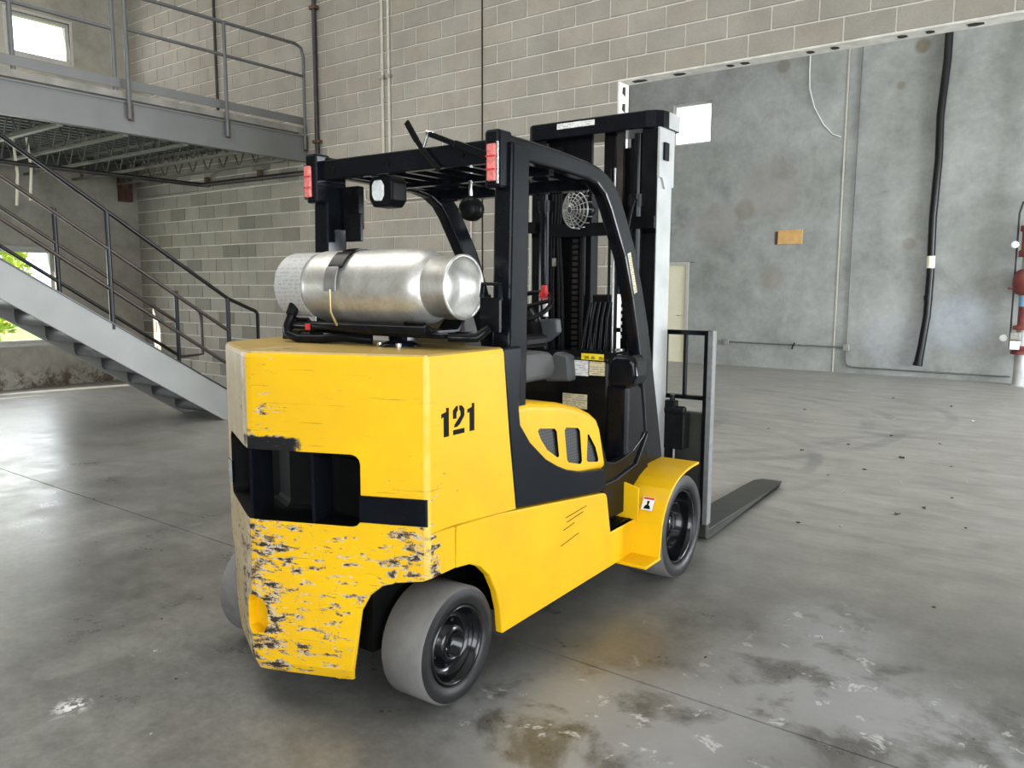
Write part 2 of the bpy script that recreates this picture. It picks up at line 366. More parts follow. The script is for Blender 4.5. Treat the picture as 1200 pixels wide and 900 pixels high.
MAT['rail_dark'] = plain('dark_primed_rail', (0.011, 0.0105, 0.0105), 0.28, noise=0.3, scale=5, spec=0.3)
MAT['rail_rust'] = plain('rusty_primed_rail', (0.050, 0.034, 0.028), 0.36, noise=0.35, scale=6)
MAT['deck'] = plain('corrugated_deck_grey', (0.095, 0.11, 0.105), 0.55, noise=0.12, scale=4)
MAT['joist'] = plain('joist_grey_olive', (0.14, 0.14, 0.115), 0.55, noise=0.15, scale=6)
MAT['kerb'] = plain('weathered_deck_kerb', (0.21, 0.20, 0.175), 0.75, noise=0.25, scale=5)
MAT['rust'] = plain('rusty_iron', (0.085, 0.045, 0.025), 0.75, noise=0.5, scale=14)
MAT['pipe_black'] = plain('black_iron_pipe', (0.022, 0.018, 0.016), 0.5, noise=0.5, scale=9)
MAT['galv'] = plain('galvanised_conduit', (0.36, 0.35, 0.32), 0.4, metal=0.5, noise=0.15)
MAT['galv_dark'] = plain('dull_dark_conduit', (0.15, 0.15, 0.145), 0.5, metal=0.3, noise=0.15)
MAT['galv_plate'] = plain('mid_grey_steel', (0.22, 0.22, 0.215), 0.45, metal=0.3, noise=0.15)
MAT['conduit_wall'] = plain('painted_conduit', (0.50, 0.48, 0.40), 0.5, noise=0.1)
MAT['drain'] = plain('black_drain_pipe', (0.006, 0.006, 0.0065), 0.3, noise=0.3, spec=.3)
MAT['wood'] = plain('orange_plywood', (0.56, 0.33, 0.12), 0.7, noise=0.12, scale=8)
MAT['riser_red'] = plain('red_iron_fitting', (0.19, 0.04, 0.033), 0.45, noise=0.25, scale=10)
MAT['riser_pipe'] = plain('galvanised_riser', (0.42, 0.42, 0.41), 0.4, metal=0.3, noise=0.15, scale=6)
MAT['frame_alu'] = plain('window_frame_grey', (0.50, 0.49, 0.45), 0.5)
MAT['cream'] = plain('cream_door', (0.86, 0.80, 0.60), 0.5, noise=0.04)
MAT['glass'] = mat_glass()
MAT['print_white'] = mat_print('printed_white_label', (0.72, 0.72, 0.70), (0.25, 0.24, 0.24), 55, 90)
MAT['print_cream'] = mat_print('printed_cream_label', (0.62, 0.55, 0.36), (0.2, 0.17, 0.11), 50, 85)
MAT['print_yellow'] = mat_print('printed_yellow_label', (0.80, 0.60, 0.02), (0.03, 0.03, 0.02), 70, 32)
MAT['ink'] = plain('black_stencil_paint', (0.006, 0.005, 0.004), 0.5, noise=0.3, spec=0.08)
MAT['grille'] = mat_mesh()
MAT['leaf'] = plain('dry_leaf_brown', (0.09, 0.065, 0.045), 0.8, noise=0.4, scale=40)
MAT['debris'] = plain('pale_debris', (0.55, 0.53, 0.50), 0.85, noise=0.3, scale=40)
MAT['foliage'] = plain('bright_green_foliage', (0.42, 0.52, 0.05), 0.6, noise=0.5, scale=4)
MAT['grass'] = plain('outdoor_grass', (0.20, 0.30, 0.06), 0.9, noise=0.4, scale=1.5)
MAT['ceil'] = plain('white_roof_deck', (0.62, 0.61, 0.58), 0.8, noise=0.05, scale=2)
MAT['panel'] = plain('plain_painted_wall', (0.48, 0.47, 0.44), 0.85, noise=0.08, scale=1.5)

# ------------------------------------------------------------------ mesh helpers
class MB:
    def __init__(s): s.v = []; s.f = []; s.m = []; s.sm = []
    def add(s, vs, fs, mi=0, smooth=False):
        o = len(s.v); s.v += [tuple(v) for v in vs]
        s.f += [tuple(i + o for i in f) for f in fs]; s.m += [mi] * len(fs); s.sm += [smooth] * len(fs)
        return s
    def box(s, x0, x1, y0, y1, z0, z1, mi=0):
        v = [(x, y, z) for z in (z0, z1) for y in (y0, y1) for x in (x0, x1)]
        return s.add(v, [(0, 2, 3, 1), (4, 5, 7, 6), (0, 1, 5, 4), (2, 6, 7, 3), (0, 4, 6, 2), (1, 3, 7, 5)], mi)
    def prism(s, pts, axis, a, b, mi=0, smooth=False):
        """extrude 2-D polygon along an axis. axis x: pts=(y,z); y: pts=(x,z); z: pts=(x,y)"""
        def mk(p, t):
            return {'x': (t, p[0], p[1]), 'y': (p[0], t, p[1]), 'z': (p[0], p[1], t)}[axis]
        ar = sum(pts[i][0] * pts[(i + 1) % len(pts)][1] - pts[(i + 1) % len(pts)][0] * pts[i][1] for i in range(len(pts)))
        if (ar < 0) != (axis == 'y'): pts = list(reversed(pts))
        if b < a: a, b = b, a
        n = len(pts)
        v = [mk(p, a) for p in pts] + [mk(p, b) for p in pts]
        f = [tuple(reversed(range(n))), tuple(range(n, 2 * n))]
        s.add(v, f, mi)
        s.add(v, [(i, (i + 1) % n, n + (i + 1) % n, n + i) for i in range(n)], mi, smooth)
        return s
    def tube(s, path, r, n=8, mi=0, closed=False, caps=True):
        """round tube along a polyline; r a number or list"""
        P = [Vector(p) for p in path]; m = len(P)
        rs = r if isinstance(r, (list, tuple)) else [r] * m
        T = []
        for i in range(m):
            a = P[(i - 1) % m] if (closed or i > 0) else P[i]
            b = P[(i + 1) % m] if (closed or i < m - 1) else P[i]
            T.append((b - a).normalized())
        ref = Vector((0, 0, 1)) if abs(T[0].z) < 0.9 else Vector((1, 0, 0))
        u = T[0].cross(ref).normalized()
        v = []
        for i in range(m):
            u = (u - T[i] * u.dot(T[i])).normalized()
            w = T[i].cross(u)
            for k in range(n):
                a = 2 * PI * k / n
                v.append(P[i] + (u * math.cos(a) + w * math.sin(a)) * rs[i])
        f = []
        for i in range(m if closed else m - 1):
            j = (i + 1) % m
            for k in range(n): f.append((i * n + k, i * n + (k + 1) % n, j * n + (k + 1) % n, j * n + k))
        s.add(v, f, mi, True)
        if caps and not closed:
            s.add([v[k] for k in range(n)], [tuple(reversed(range(n)))], mi)
            s.add([v[(m - 1) * n + k] for k in range(n)], [tuple(range(n))], mi)
        return s
    def bar(s, p, q, w, h, upv=(0, 0, 1), mi=0):
        """rectangular bar from p to q: w across, h along upv"""
        p = Vector(p); q = Vector(q); t = (q - p).normalized(); upv = Vector(upv)
        a = t.cross(upv).normalized() * (w / 2); b = a.cross(t).normalized() * (h / 2)
        v = [p - a - b, p + a - b, p + a + b, p - a + b, q - a - b, q + a - b, q + a + b, q - a + b]
        return s.add(v, [(0, 1, 2, 3), (7, 6, 5, 4), (1, 0, 4, 5), (2, 1, 5, 6), (3, 2, 6, 7), (0, 3, 7, 4)], mi)
    def lathe(s, prof, org, axis, n=32, mi=0, smooth=True, caps=True):
        """revolve (r, t) profile; t runs along axis from org"""
        A = Vector(axis).normalized(); ref = Vector((0, 0, 1)) if abs(A.z) < 0.9 else Vector((1, 0, 0))
        U = A.cross(ref).normalized(); W = A.cross(U); O = Vector(org); v = []; f = []
        for (r, t) in prof:
            for k in range(n):
                a = 2 * PI * k / n
                v.append(O + A * t + (U * math.cos(a) + W * math.sin(a)) * r)
        for i in range(len(prof) - 1):
            for k in range(n): f.append((i * n + k, i * n + (k + 1) % n, (i + 1) * n + (k + 1) % n, (i + 1) * n + k))
        s.add(v, f, mi, smooth)
        if not caps: return s
        if prof[0][0] > 1e-6: s.add(v[:n], [tuple(reversed(range(n)))], mi)
        if prof[-1][0] > 1e-6: s.add(v[-n:], [tuple(range(n))], mi)
        return s
    def loft(s, secs, mi=0, smooth=False, cap=True):
        n = len(secs[0]); v = [p for q in secs for p in q]; f = []
        for i in range(len(secs) - 1):
            for k in range(n): f.append((i * n + k, i * n + (k + 1) % n, (i + 1) * n + (k + 1) % n, (i + 1) * n + k))
        s.add(v, f, mi, smooth)
        if cap:
            s.add(secs[0], [tuple(reversed(range(n)))], mi); s.add(secs[-1], [tuple(range(n))], mi)
        return s
    def mesh(s, name, mats, weld=False):
        me = bpy.data.meshes.new(name); me.from_pydata(s.v, [], s.f)
        for m in (mats if isinstance(mats, (list, tuple)) else [mats]): me.materials.append(MAT[m])
        me.polygons.foreach_set('material_index', s.m); me.polygons.foreach_set('use_smooth', s.sm)
        if weld:
            bm = bmesh.new(); bm.from_mesh(me); bmesh.ops.remove_doubles(bm, verts=bm.verts, dist=1e-5); bm.to_mesh(me); bm.free()
        me.update(); return me
    def build(s, name, mats, parent=None, bevel=0.0, seg=2, weld=False):
        o = bpy.data.objects.new(name, s.mesh(name, mats, weld or bevel > 0))
        COL.objects.link(o)
        if parent: o.parent = parent
        if bevel:
            md = o.modifiers.new('bevel', 'BEVEL'); md.width = bevel; md.segments = seg; md.limit_method = 'ANGLE'; md.angle_limit = math.radians(40)
            md.harden_normals = False
        return o
def tag(o, label=None, cat=None, group=None, kind=None):
    for k, v in (('label', label), ('category', cat), ('group', group), ('kind', kind)):
        if v: o[k] = v
    return o
def empty(name, loc=(0, 0, 0), rz=0.0):
    o = bpy.data.objects.new(name, None); o.empty_display_size = 0.2; o.location = loc; o.rotation_euler = (0, 0, rz); COL.objects.link(o); return o
def bake(o):
    """replace a mesh by its modifier result"""
    dg = bpy.context.evaluated_depsgraph_get(); dg.update()
    me = bpy.data.meshes.new_from_object(o.evaluated_get(dg)); o.modifiers.clear(); o.data = me; return o
def cut(o, cutter):
    md = o.modifiers.new('cut', 'BOOLEAN'); md.operation = 'DIFFERENCE'; md.object = cutter; md.solver = 'EXACT'
    try: md.material_mode = 'TRANSFER'
    except Exception: pass
    bake(o); bpy.data.objects.remove(cutter)
def copy_tree(o, parent=None):
    c = o.copy(); COL.objects.link(c)
    if parent: c.parent = parent; c.matrix_parent_inverse = o.matrix_parent_inverse
    for ch in list(o.children): copy_tree(ch, c)
    return c
def arc(cx, cy, r, a0, a1, n):
    return [(cx + r * math.cos(math.radians(a0 + (a1 - a0) * i / n)), cy + r * math.sin(math.radians(a0 + (a1 - a0) * i / n))) for i in range(n + 1)]

# ================================================================== THE SETTING
XL, YB, YF = -13.272, 7.173, 15.658      # left wall, block wall face, far wall face
S = 0.2032
ZB = -0.0234                              # bed of the first block course
XCJ = -5.747                              # control joint in the block wall
XOP = -4.012                              # sawn jamb of the opening
ZOP = 3.634                               # sawn head of the opening
WT = 0.19
ROOF = 7.2
XR, YN = 7.0, -8.0

sun = bpy.data.lights.new('sun', 'SUN'); sun.energy = 18.0; sun.angle = math.radians(0.6); sun.color = (1.0, 0.95, 0.86)
so = bpy.data.objects.new('sun', sun); COL.objects.link(so)
so.rotation_euler = Vector((0.36, 1.67, -0.62)).to_track_quat('-Z', 'Y').to_euler()

def wall_holes(axis, pos, thick, a0, a1, z0, z1, holes):
    """slab with rectangular holes. axis 'x': plane x=pos, a is y; axis 'y': plane y=pos, a is x. thick goes to pos+thick"""
    mb = MB()
    xs = sorted(set([a0, a1] + [h[0] for h in holes] + [h[1] for h in holes]))
    zs = sorted(set([z0, z1] + [h[2] for h in holes] + [h[3] for h in holes]))
    t0, t1 = min(pos, pos + thick), max(pos, pos + thick)
    for i in range(len(xs) - 1):
        for j in range(len(zs) - 1):
            ca, cz = (xs[i] + xs[i + 1]) / 2, (zs[j] + zs[j + 1]) / 2
            if any(h[0] < ca < h[1] and h[2] < cz < h[3] for h in holes): continue
            if axis == 'x': mb.box(t0, t1, xs[i], xs[i + 1], zs[j], zs[j + 1])
            else: mb.box(xs[i], xs[i + 1], t0, t1, zs[j], zs[j + 1])
    return mb
def struct(mb, name, mat, parent=None, **kw):
    o = mb.build(name, mat, parent, **kw); o['kind'] = 'structure'; return o

# ---- floor: slabs parted by recessed saw joints
fl = tag(MB().box(XL - 0.3, XR + .2, YN - .2, YF + 0.3, -0.25, -0.05).build('floor', 'hole'), 'smooth grey polished concrete floor slab with worn pale patches', kind='structure')
ys = [YN - .2, -3.3, 2.74, 8.8, YF + 0.3]
for i in range(len(ys) - 1):
    MB().box(XL - 0.3, XR + .2, ys[i] + 0.004, ys[i + 1] - 0.004, -0.05, 0.0).build('floor_slab', 'floor', fl)

# ---- left concrete wall with two windows
WIN_UP = (5.32, 6.22, 5.03, 5.64)
WIN_LO = (3.75, 5.77, 0.69, 2.14)
WIN_ADDED = [(1.0, 3.3, 0.69, 2.14), (-1.8, 0.5, 0.69, 2.14), (-4.6, -2.3, 0.69, 2.14)]  # out-of-view windows added to bring more daylight under the mezzanine
wl = struct(wall_holes('x', XL, -0.22, YN, YF + .2, -0.05, ROOF, [WIN_UP, WIN_LO] + WIN_ADDED), 'wall_left', 'concrete_left')
tag(wl, 'weathered grey tilt-up concrete wall with crumbling base')
def window_x(name, w, label):
    y0, y1, z0, z1 = w
    mb = MB(); t = 0.05
    mb.box(XL - .12, XL - .04, y0, y1, z0, z0 + t).box(XL - .12, XL - .04, y0, y1, z1 - t, z1)
    mb.box(XL - .12, XL - .04, y0, y0 + t, z0 + t, z1 - t).box(XL - .12, XL - .04, y1 - t, y1, z0 + t, z1 - t)
    o = tag(mb.build(name, 'frame_alu'), label, kind='structure')
    MB().box(XL - .085, XL - .079, y0 + t, y1 - t, z0 + t, z1 - t).build('pane', 'glass', o)
    MB().box(XL - .03, XL + .015, y0 - .03, y1 + .03, z0 - .04, z0).build('window_sill', 'frame_alu', o)
    tr = MB()
    for (a, b, c, d) in ((y0 - .04, y0, z0, z1 + .04), (y1, y1 + .04, z0, z1 + .04), (y0, y1, z1, z1 + .04)): tr.box(XL - .02, XL + .012, a, b, c, d)
    tr.build('window_casing', 'frame_alu', o)
    return o
window_x('window_1', WIN_UP, 'small bright window above the mezzanine deck in the left wall')
window_x('window_2', WIN_LO, 'large low window with green foliage outside behind the stair')

for k, w_ in enumerate(WIN_ADDED): window_x('window_%d' % (4 + k), w_, 'one of three added low windows, out of view, further along the left wall')

# ---- block wall: mortar bed + blocks
HOLE = [(XOP, 3.2, -1, ZOP)]
wb = struct(wall_holes('y', YB + 0.006, WT - 0.012, XL, XR, -0.05, ROOF, HOLE), 'wall_back', 'mortar')
tag(wb, 'grey concrete block wall with pale mortar joints and a sawn opening')
blocks = []
def crow(k):
    """block spans of course k as (x0, x1)"""
    par = (k + 1) % 2
    out = []
    u0 = math.floor((XL - XCJ) / S) - 2
    edges = sorted(set([XL] + [XCJ + u * S for u in range(u0, 70) if u % 2 == par or u == 0]))
    edges = [e for e in edges if XL <= e <= XR - .1]
    return [(a, b) for a, b in zip(edges[:-1], edges[1:]) if b - a > 0.04]
NC = int((ROOF - ZB) / S)
for k in range(NC):
    z0 = ZB + k * S; z1 = z0 + S
    for (a, b) in crow(k):
        if z1 < ZOP + .02:
            if a >= XOP - .02 and b <= 3.2: continue
            if a < XOP < b: b = XOP + .005
            if a < 3.2 < b: a = 3.2
        if b - a < .03: continue
        blocks.append((a, b, z0, z1, k))
Mi = cam.matrix_world.inverted()
def proj_area(bk):
    a, b, z0, z1, k = bk
    c = Mi @ Vector(((a + b) / 2, YB, (z0 + z1) / 2))
    if c.z > -0.1: return -1
    x = c.x / -c.z * 921.96; y = c.y / -c.z * 921.96
    if abs(x) > 620 or abs(y) > 470: return -1
    # leave out those behind the truck or the mezzanine beam (seen least)
    px, py = 600 + x, 450 - y
    if 615 < px < 770 and 150 < py < 420 and not (690 < px < 715): return 0.001
    if px < 362 and 95 + px * .19 < py < 130 + px * .2: return 0.001
    if 268 < px < 590 and py > 400: return 0.001
    if px < 265 and py > 300 + px * .58: return 0.001
    return (b - a) * S / (c.z * c.z)
def tintof(bk):
    a, b, z0, z1, k = bk
    r = random.random()
    base = (0.325, 0.300, 0.255) if z0 > 3.0 or a > -8.5 else (0.32, 0.295, 0.245)
    v = random.uniform(0.95, 1.05)
    if a < -8.55 and z0 < 3.3 and r < 0.16: v = random.uniform(0.60, 0.78)
    elif a < -8.55 and z0 < 3.3 and r < 0.3: v = random.uniform(0.8, 0.9)
    w = random.uniform(-0.006, 0.006)
    return (base[0] * v + w, base[1] * v, base[2] * v - w, 1)
blocks.sort(key=proj_area, reverse=True)
def block_mesh(w, h):
    g = 0.0075; c = 0.003; d = 0.010
    x0, x1, z0, z1 = -w / 2 + g, w / 2 - g, -h / 2 + g, h / 2 - g
    v = []
    for (y, q) in ((0.0, 0), (-d + c, 0), (-d, c)):
        v += [(x0 + q, y, z0 + q), (x1 - q, y, z0 + q), (x1 - q, y, z1 - q), (x0 + q, y, z1 - q)]
    f = [(8, 9, 10, 11)]
    for l in (0, 4): f += [(l + i, l + (i + 1) % 4, l + 4 + (i + 1) % 4, l + 4 + i) for i in range(4)]
    return v, f
bcache = {}
mass = MB(); mass_t = []
for i, bk in enumerate(blocks):
    a, b, z0, z1, k = bk
    w = round(b - a, 3)
    t = tintof(bk)
    v, f = block_mesh(w, S)
    c = ((a + b) / 2, YB + 0.006, (z0 + z1) / 2)
    if i < 300:
        if w not in bcache:
            mb = MB(); mb.add(v, f); bcache[w] = mb.mesh('concrete_block', 'block')
        o = bpy.data.objects.new('concrete_block', bcache[w]); o.parent = wb; o.location = c; o.color = t; COL.objects.link(o)
    else:
        mass.add([(p[0] + c[0], p[1] + c[1], p[2] + c[2]) for p in v], f); mass_t += [t] * len(f)
mo = mass.build('block_courses', 'block_mass', wb); mo['kind'] = 'stuff'
at = mo.data.color_attributes.new('tint', 'FLOAT_COLOR', 'CORNER')
for p in mo.data.polygons:
    for li in p.loop_indices: at.data[li].color = mass_t[p.index]
# back face of the block wall, sawn head and jamb with block cores showing
MB().box(XOP, 3.2, YB - .004, YB + WT + .004, ZOP - .012, ZOP + .006).build('sawn_head', 'cut', wb)
MB().box(XOP - .006, XOP + .012, YB - .004, YB + WT + .004, 0, ZOP - .012).build('sawn_jamb', 'cut', wb)
x = XOP + .12; n = 0
while x < 3.0:
    w = random.choice((.07, .11, .06, .14)); 
    if n % 3 != 2: MB().prism([(x, YB + .06), (x + w * .5, YB + .05), (x + w, YB + .075), (x + w, YB + .12), (x + .4 * w, YB + .135), (x, YB + .12)], 'z', ZOP - .016, ZOP - .0125).build('block_core', 'hole', wb)
    x += w + random.uniform(.06, .16) if n % 4 else w + .3; n += 1
for z in (3.52, 3.36, 3.22, 3.0, 2.8, 2.6):
    MB().prism([(YB + .06, z), (YB + .12, z - .02), (YB + .12, z + .07), (YB + .07, z + .06)], 'x', XOP + .0125, XOP + .016).build('block_core', 'hole', wb)
MB().box(XCJ - .006, XCJ + .006, YB - .012, YB + .01, 0, ROOF).build('control_joint', 'hole', wb)

# ---- far concrete wall of the next bay
WIN_F = (-7.44, -6.59, 4.52, 5.36)
DOOR_F = (-8.05, -7.02, -0.05, 2.08)
far = struct(wall_holes('y', YF + .012, 0.2, XL, XR, -0.05, ROOF, [WIN_F, DOOR_F]), 'wall_far', 'concrete_far')
tag(far, 'grey tilt-up concrete wall with brown round stains in the next bay')
for (a, b) in ((XL, -8.5), (-8.47, -4.00), (-3.955, 3.4), (3.44, XR)):
    hs = [h for h in (WIN_F, DOOR_F) if h[0] > a and h[1] < b]
    wall_holes('y', YF, 0.011, a, b, -0.02, ROOF, hs).build('wall_panel', 'concrete_far', far)
MB().box(-3.998, -3.972, YF - .012, YF + .014, 0, ROOF).build('joint_sealant', 'conduit_wall', far)
mb = MB(); t = .045; x0, x1, z0, z1 = WIN_F
mb.box(x0, x1, YF + .06, YF + .12, z0, z0 + t).box(x0, x1, YF + .06, YF + .12, z1 - t, z1).box(x0, x0 + t, YF + .06, YF + .12, z0 + t, z1 - t).box(x1 - t, x1, YF + .06, YF + .12, z0 + t, z1 - t)
w3 = tag(mb.build('window_3', 'frame_alu'), 'square bright window high in the far concrete wall', kind='structure')
MB().box(x0 + t, x1 - t, YF + .086, YF + .092, z0 + t, z1 - t).build('pane', 'glass', w3)
d1 = tag(MB().box(-8.03, -7.04, YF + .02, YF + .065, 0.005, 2.06).build('door_1', 'cream', bevel=.004), 'cream painted door in the far concrete wall behind the truck mast', kind='structure')
fr = MB().box(-7.04, -6.98, YF - .02, YF + .06, 0, 2.12).box(-8.09, -8.03, YF - .02, YF + .06, 0, 2.12).box(-8.03, -7.04, YF - .02, YF + .06, 2.06, 2.12).build('door_frame', 'frame_alu', d1)
MB().tube([(-7.12, YF + .02, 1.0), (-7.12, YF - .04, 1.0), (-7.22, YF - .04, 1.0)], .011).build('door_handle', 'steel', d1)
MB().box(-6.95, -6.86, YF - .02, YF, 2.11, 2.125).build('door_lintel_mark', 'rust', d1)

# ---- enclosing shell out of view: roof, right and front walls with open dock doors
ce = struct(MB().box(XL - .3, XR + .3, YN - .3, YF + .3, ROOF, ROOF + .2), 'ceiling', 'ceil'); tag(ce, 'pale roof deck above both bays')
wr = struct(wall_holes('x', XR, .2, YN, YF + .2, -0.05, ROOF, [(-5.0, 2.0, -.06, 4.3), (8.4, 14.4, -.06, 4.3)]), 'wall_right', 'panel'); tag(wr, 'pale wall with two open dock doors')
wf = struct(wall_holes('y', YN, -.2, XL, XR, -0.05, ROOF, [(.4, 6.4, -.06, 4.3)]), 'wall_front', 'panel'); tag(wf, 'pale wall behind the viewer with an open dock door')

# ---- outdoors beyond the windows
gr = tag(MB().box(-60, XL - .3, -30, 60, -.3, -.12).build('lawn', 'grass'), 'grass lawn outside the left wall', kind='structure')
def bush(loc, r, h, label, n=900, seed=1):
    rnd = random.Random(seed)
    root = empty('bush', loc); tag(root, label, 'bush')
    st = MB()
    for k in range(5):
        a = k * 1.3; st.tube([(0, 0, 0), (.15 * math.cos(a), .15 * math.sin(a), h * .4), (r * .5 * math.cos(a), r * .5 * math.sin(a), h * .8)], [.05, .035, .015], 6)
    st.build('stem', 'rust', root)
    lf = MB()
    for _ in range(n):
        th = rnd.uniform(0, 2 * PI); ph = math.acos(rnd.uniform(-1, 1)); q = rnd.uniform(.55, 1) ** .5
        c = Vector((r * q * math.sin(ph) * math.cos(th), r * q * math.sin(ph) * math.sin(th), h * .55 + h * .45 * q * math.cos(ph)))
        u_ = Vector((rnd.uniform(-1, 1), rnd.uniform(-1, 1), rnd.uniform(-1, 1))).normalized(); w_ = u_.orthogonal().normalized(); s_ = rnd.uniform(.07, .13)
        lf.add([c - u_ * s_, c + w_ * s_ * .5, c + u_ * s_, c - w_ * s_ * .5], [(0, 1, 2, 3)])
    o = lf.build('foliage', 'foliage', root); o['kind'] = 'stuff'
bush((-17.6, 5.75, -.12), 1.35, 3.4, 'bright green leafy bush outside the low window', 2600, 3)

# ---- pipes and conduits on the block wall
def pipe(name, path, r, mat, label, cat, n=10, clips=(), clipmat='galv', group=None):
    root = empty(name, path[0]); tag(root, label, cat, group)
    P0 = Vector(path[0])
    MB().tube([tuple(Vector(p) - P0 for p in [q])[0] for q in path], r, n).build('pipe_run', mat, root)
    for c in clips:
        p = Vector(c) - P0
        MB().box(p.x - r * 2, p.x + r * 2, p.y - r * 1.25, p.y + r * 1.25, p.z - .02, p.z + .02).build('strap', clipmat, root)
    return root
yw = YB - .05
pipe('standpipe', [(-8.53, yw, 0.0), (-8.53, yw, 7.1)], .03, 'pipe_black', 'dark rusty vertical pipe on the block wall beside the mezzanine end', 'pipe', clips=[(-8.53, yw, 3.5), (-8.53, yw, 5.2)], clipmat='rust')
pipe('wall_conduit', [(-7.31, YB - .022, 2.75), (-7.31, YB - .022, 7.1)], .018, 'conduit_wall', 'left one of two pale conduits running up the block wall', 'conduit', clips=[(-7.31, YB - .022, 4.15)])
pipe('wall_conduit', [(-7.20, YB - .022, 2.75), (-7.20, YB - .022, 7.1)], .018, 'conduit_wall', 'right one of two pale conduits running up the block wall', 'conduit', clips=[(-7.20, YB - .022, 4.15)])
pipe('branch_conduit', [(-7.66, YB - .022, 2.82), (-7.66, YB - .022, 2.70), (-7.60, YB - .022, 2.655), (-5.9, YB - .022, 2.655), (-5.9, YB - .022, 0.4)], .013, 'conduit_wall', 'thin pale conduit bent sideways across the block wall behind the truck', 'conduit')
pipe('slim_conduit', [(-5.06, YB - .022, 0.3), (-5.06, YB - .022, 2.7)], .012, 'conduit_wall', 'slim vertical conduit on the block wall seen past the steering wheel', 'conduit')
pipe('thin_black_conduit', [(-10.79, YB - .03, 4.1), (-10.79, YB - .03, 7.1)], .02, 'pipe_black', 'thin dark vertical pipe on the block wall above the mezzanine deck', 'pipe')
pipe('ledge_conduit', [(-13.2, YB - .013, 3.06), (-8.6, YB - .013, 3.03)], .010, 'galv', 'thin level conduit on the block wall under the mezzanine', 'conduit')
sp = pipe('sprinkler_pipe', [(-11.22, 2.9, 3.13), (-11.16, 6.95, 3.12), (-11.08, 7.04, 3.115), (-8.55, 7.05, 3.10)], .033, 'pipe_black', 'dark sprinkler pipe turning the corner under the mezzanine', 'pipe')
for x_ in (-11.1, -9.78):
    MB().box(x_ + 11.22 - .04, x_ + 11.22 + .04, 4.19, 4.243, -.04, .105).build('hanger_bracket', 'rust', sp)

# ---- far wall fixtures
rt_ = empty('junction_conduit', (-3.76, YF - .03, .48)); tag(rt_, 'grey conduit with junction box on the far wall joint', 'conduit')
MB().tube([(0, 0, 0), (.01, 0, 6.4)], .012).build('riser_run', 'galv_dark', rt_)
MB().tube([(0, 0, 0), (-2.34, 0, .01)], .013).build('side_run', 'galv_dark', rt_)
MB().tube([(0, 0, 0), (0, 0, -.25), (.03, 0, -.33), (.12, 0, -.365), (2.65, 0, -.37)], .014).build('floor_run', 'galv_dark', rt_)
MB().box(-.055, .055, -.03, .028, -.055, .055).build('junction_box', 'galv', rt_, bevel=.006)
MB().box(-2.40, -2.29, -.03, .028, -.05, .06).build('outlet_box', 'galv', rt_, bevel=.006)
MB().tube([(-.95, -.02, .05), (-.98, -.03, -.02), (-1.0, -.02, -.08)], .014).build('pipe_clip', 'drain', rt_)
bd = MB().box(-5.14, -4.67, YF - .02, YF, 2.43, 2.70).build('plywood_patch', 'wood', bevel=.003); tag(bd, 'small orange plywood board covering a hole in the far wall', 'board')
MB().box(-5.20, -5.145, YF - .008, YF - .001, 2.43, 2.68).build('stain_strip', 'rust', bd)
cb = MB().tube([(-4.68, YF - .02, 6.6), (-4.68, YF - .02, 5.6), (-4.66, YF - .03, 5.3), (-4.56, YF - .03, 4.95), (-4.38, YF - .02, 4.62), (-4.2, YF - .02, 4.42), (-4.06, YF - .01, 4.36)], .009, 6).build('loose_cable', 'white'); tag(cb, 'thin white cable hanging in a curve on the far wall', 'cable')
dp = empty('drain_pipe', (-2.42, YF - .115, .22)); tag(dp, 'black drain pipe running down the far concrete wall', 'pipe')
path = [(-.09, -.03, 0), (-.05, -.02, .35), (0, 0, .9), (.01, 0, 1.6), (-.01, 0, 2.6), (.02, 0, 3.6), (.0, 0, 4.3), (.05, 0, 5.2), (.05, 0, 6.9)]
MB().tube(path, [.075] + [.064] * (len(path) - 1), 14).build('pipe_run', 'drain', dp)
MB().tube([(.005, 0, 1.72), (.004, 0, 1.93)], .067, 14).build('pale_sleeve', 'cream', dp)
MB().tube([(.0, 0, 1.16), (.0, 0, 1.24)], .072, 14).build('coupling', 'drain', dp)
MB().tube([(-.09, -.03, 0), (-.085, -.028, .06)], .082, 14).build('pipe_end', 'drain', dp)

